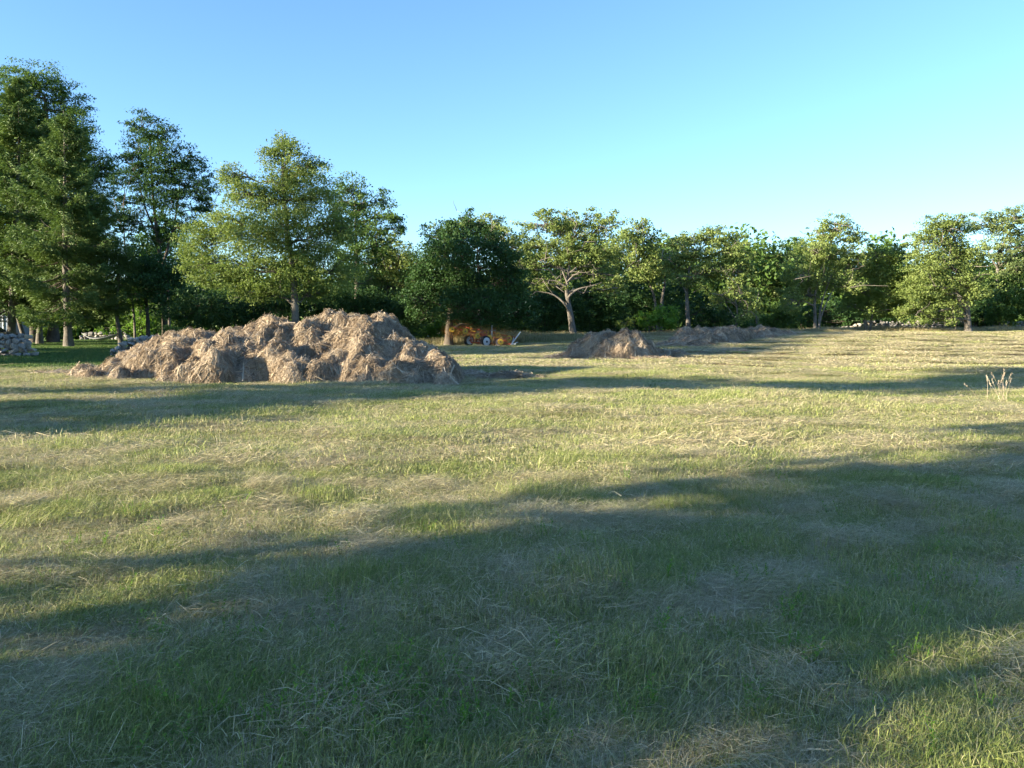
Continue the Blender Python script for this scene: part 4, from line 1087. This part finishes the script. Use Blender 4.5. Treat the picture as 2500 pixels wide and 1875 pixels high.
# ------------------------------------------------------------------ hay rake
def rake():
    Y = 52.0
    c = P(1180, 852, Y); c[2] = float(h(c[0], c[1]))
    root = thing('hay_rake', c, 'red hay rake with folded yellow spider wheels under the dense dark tree', 'hay rake')
    hubs = [(1103.5, 804.3, 54.2), (1136, 809, 53.6), (1166.4, 820, 53.0), (1195, 824.7, 52.2), (1222, 834.7, 51.4)]
    back = [(1120, 800, 56.4), (1155, 806, 55.9), (1188, 812, 55.3), (1216, 818, 54.7), (1243, 826, 54.1)]
    arm_pts = []
    for row, hs in enumerate((hubs, back)):
        ap = []
        for px, py, yy in hs:
            p = P(px, py, yy) - c
            nv = np.array((.25, -1, .10)); nv /= np.linalg.norm(nv)
            u = np.cross(nv, (0, 0, 1)); u /= np.linalg.norm(u); v = np.cross(u, nv)
            d = MB(); d.tube([p - nv * .02, p + nv * .03], [.19, .18], 20); w = d.build('rake_wheel', M['yellow'], root)
            hcap = MB(); hcap.tube([p + nv * .03, p + nv * .07], [.045, .04], 8); hcap.build('hub', M['black'], w)
            rim = MB(); th = np.linspace(0, 2 * math.pi, 33)
            rim.tube([p + (u * math.cos(t) + v * math.sin(t)) * .50 for t in th], [.012] * 33, 4, cap=False)
            rim.build('ring', M['tine'], w)
            tn = MB()
            for k in range(40):
                t = k * 2 * math.pi / 40
                e = u * math.cos(t) + v * math.sin(t); tt = -u * math.sin(t) + v * math.cos(t)
                tn.tube([p + e * .17, p + e * .50, p + e * .62 + tt * .06, p + e * .70 + tt * .16], [.007, .006, .006, .005], 4, cap=False)
            tn.build('tines', M['tine'], w)
            arm = MB(); q = p + np.array((.12, .38, .10)); arm.tube([p - nv * .03, p - nv * .18 + np.array((0, 0, .05)), q], [.026, .026, .03], 6); arm.build('wheel_arm', M['red'], root)
            ap.append(q)
        arm_pts.append(ap)
    f = MB()
    for ap in arm_pts:
        a, b = ap[0], ap[-1]; e = (b - a) / np.linalg.norm(b - a) * .35
        f.tube([a - e, b + e], [.06, .06], 8)
    m0, m1 = arm_pts[0], arm_pts[1]
    f.tube([m0[2], (m0[2] + m1[2]) / 2 + np.array((0, 0, .1)), m1[2]], [.05, .05, .05], 8)
    f.tube([m0[4], m1[4]], [.05, .05], 8)
    f.tube([m0[1] + np.array((0, 0, -.1)), m1[1]], [.045, .045], 8)
    lo = P(1150, 836, 53.4) - c; ro = P(1246, 840, 52.4) - c
    f.tube([lo, (lo + ro) / 2, ro], [.055, .06, .05], 8)
    f.tube([P(1146, 830, 53.2) - c, P(1176, 829, 53.0) - c], [.035, .035], 6)
    f.tube([P(1150, 814, 53.4) - c, P(1150, 836, 53.4) - c], [.04, .04], 6)
    f.tube([P(1172, 818, 53.4) - c, P(1168, 840, 53.2) - c], [.04, .04], 6)
    f.tube([P(1200, 828, 53.2) - c, P(1186, 843, 52.4) - c], [.04, .04], 6)
    f.tube([P(1225, 826, 53.6) - c, P(1214, 844, 52.2) - c], [.04, .04], 6)
    f.build('frame', M['red'], root)
    t = MB(); t.box(P(1178, 818, 53.6) - c, (.55, .3, .24)); t.build('toolbox', M['red'], root)
    t = MB(); t.tube([P(1201, 826, 53.2) - c, P(1201, 806, 53.2) - c], [.045, .045], 8); t.tube([P(1201, 806, 53.2) - c, P(1201, 792, 53.2) - c], [.026, .026], 8)
    t.tube([P(1196, 808, 53.2) - c, P(1210, 806, 53.2) - c], [.02, .02], 6); t.build('jack', M['steel'], root)
    for px, py, yy, rr in ((1186, 843, 52.0, .37), (1214, 844, 51.8, .29), (1145, 842, 54.0, .36), (1170, 843, 55.0, .30)):
        p = P(px, py, yy) - c; p[2] = float(h(p[0] + c[0], yy)) - c[2] + rr
        ax = np.array((.62, -.78, 0))
        w = MB(); w.tube([p - ax * .10, p - ax * .08, p + ax * .08, p + ax * .10], [rr * .86, rr, rr, rr * .86], 20); wo = w.build('wheel', M['rubber'], root)
        rm = MB(); rm.tube([p + ax * .09, p + ax * .115], [rr * .74, rr * .70], 16); rm.build('rim', M['white'], wo)
        hb = MB(); hb.tube([p + ax * .115, p + ax * .15], [rr * .2, rr * .16], 8); hb.build('hub', M['black'], wo)
    for a, b, rr in (((1248, 841, 52), (1271, 810, 52), .045), ((1249, 841, 52), (1264, 835.5, 51.8), .03), ((1247, 841, 52), (1259, 840, 51.6), .03), ((1250, 838, 52.1), (1255, 822, 52.2), .022)):
        s = MB(); s.tube([P(*a) - c, P(*b) - c], [rr, rr * .8], 6); s.build('white_bar', M['white'], root)
rake()

# ------------------------------------------------------------------ weeds in the field
def stalks(label, px, py, Y, stems, seed, name='dry_stalks', mat='hay', cat='dry stalks', leafy=0, sprd=.10):
    r = np.random.default_rng(seed)
    b = P(px, py, Y); b[2] = float(h(b[0], b[1]))
    root = thing(name, b, label, cat)
    for k, (dx, dz, cu) in enumerate(stems):
        o = np.array((r.normal(0, sprd), r.normal(0, sprd), -.01)); t = np.linspace(0, 1, 7)[:, None]
        p = o + np.concatenate((dx * t + cu * t * t, r.normal(0, .12) * t, dz * (t - .28 * abs(cu) / (dz + .01) * t * t)), 1)
        m = MB(); m.tube(p, np.linspace(.0021, .0010, 7), 5)
        hd = r.normal(0, .007, (12, 3)) + p[-1] - np.outer(r.uniform(0, .22, 12), (p[-1] - p[-2]) / .1 * .5)
        for q in hd: m.box(q, (.004, .004, .018))
        for q in range(leafy):
            c = p[0] + (p[-1] - p[0]) * r.uniform(.15, 1); b = r.uniform(0, 6.28); f = np.array((math.cos(b), math.sin(b), r.uniform(-.1, .8))) * r.uniform(.03, .07); w = np.array((-math.sin(b), math.cos(b), .1)) * .014
            m.add([c, c + f * .5 + w, c + f, c + f * .5 - w], [(0, 1, 2, 3)])
        me = m.build('stalk', M[mat], root).data
        me.attributes.new('tint', 'FLOAT', 'POINT').data.foreach_set('value', np.full(len(me.vertices), r.uniform(.5, 1)))
stalks('upright clump of tall dry stalks at the right of the field', 2440, 985, 15.6, [(random.uniform(-.16, .16), random.uniform(.3, .66), random.uniform(-.06, .06)) for _ in range(15)], 1)
stalks('pair of bent bleached stalks arching left beside the tall clump', 2385, 982, 15.8, [(-.18, .44, -.16), (-.12, .24, -.40), (-.05, .2, -.2)], 2)
stalks('short pale tuft of dry stems before the largest heap', 405, 978, 17.8, [(random.uniform(-.25, .25), random.uniform(.12, .34), random.uniform(-.1, .1)) for _ in range(24)], 3)

stalks('small dark weed standing alone in the middle of the field', 1590, 946, 19.5, [(random.uniform(-.08, .08), random.uniform(.1, .22), 0) for _ in range(5)], 4, 'weed_plant', 'leaf_dark', 'weed', 9, .04)
stalks('smaller dark weed right of the dark weed in the middle of the field', 1682, 948, 19.8, [(random.uniform(-.06, .06), random.uniform(.06, .14), 0) for _ in range(4)], 5, 'weed_plant', 'leaf_dark', 'weed', 8, .04)
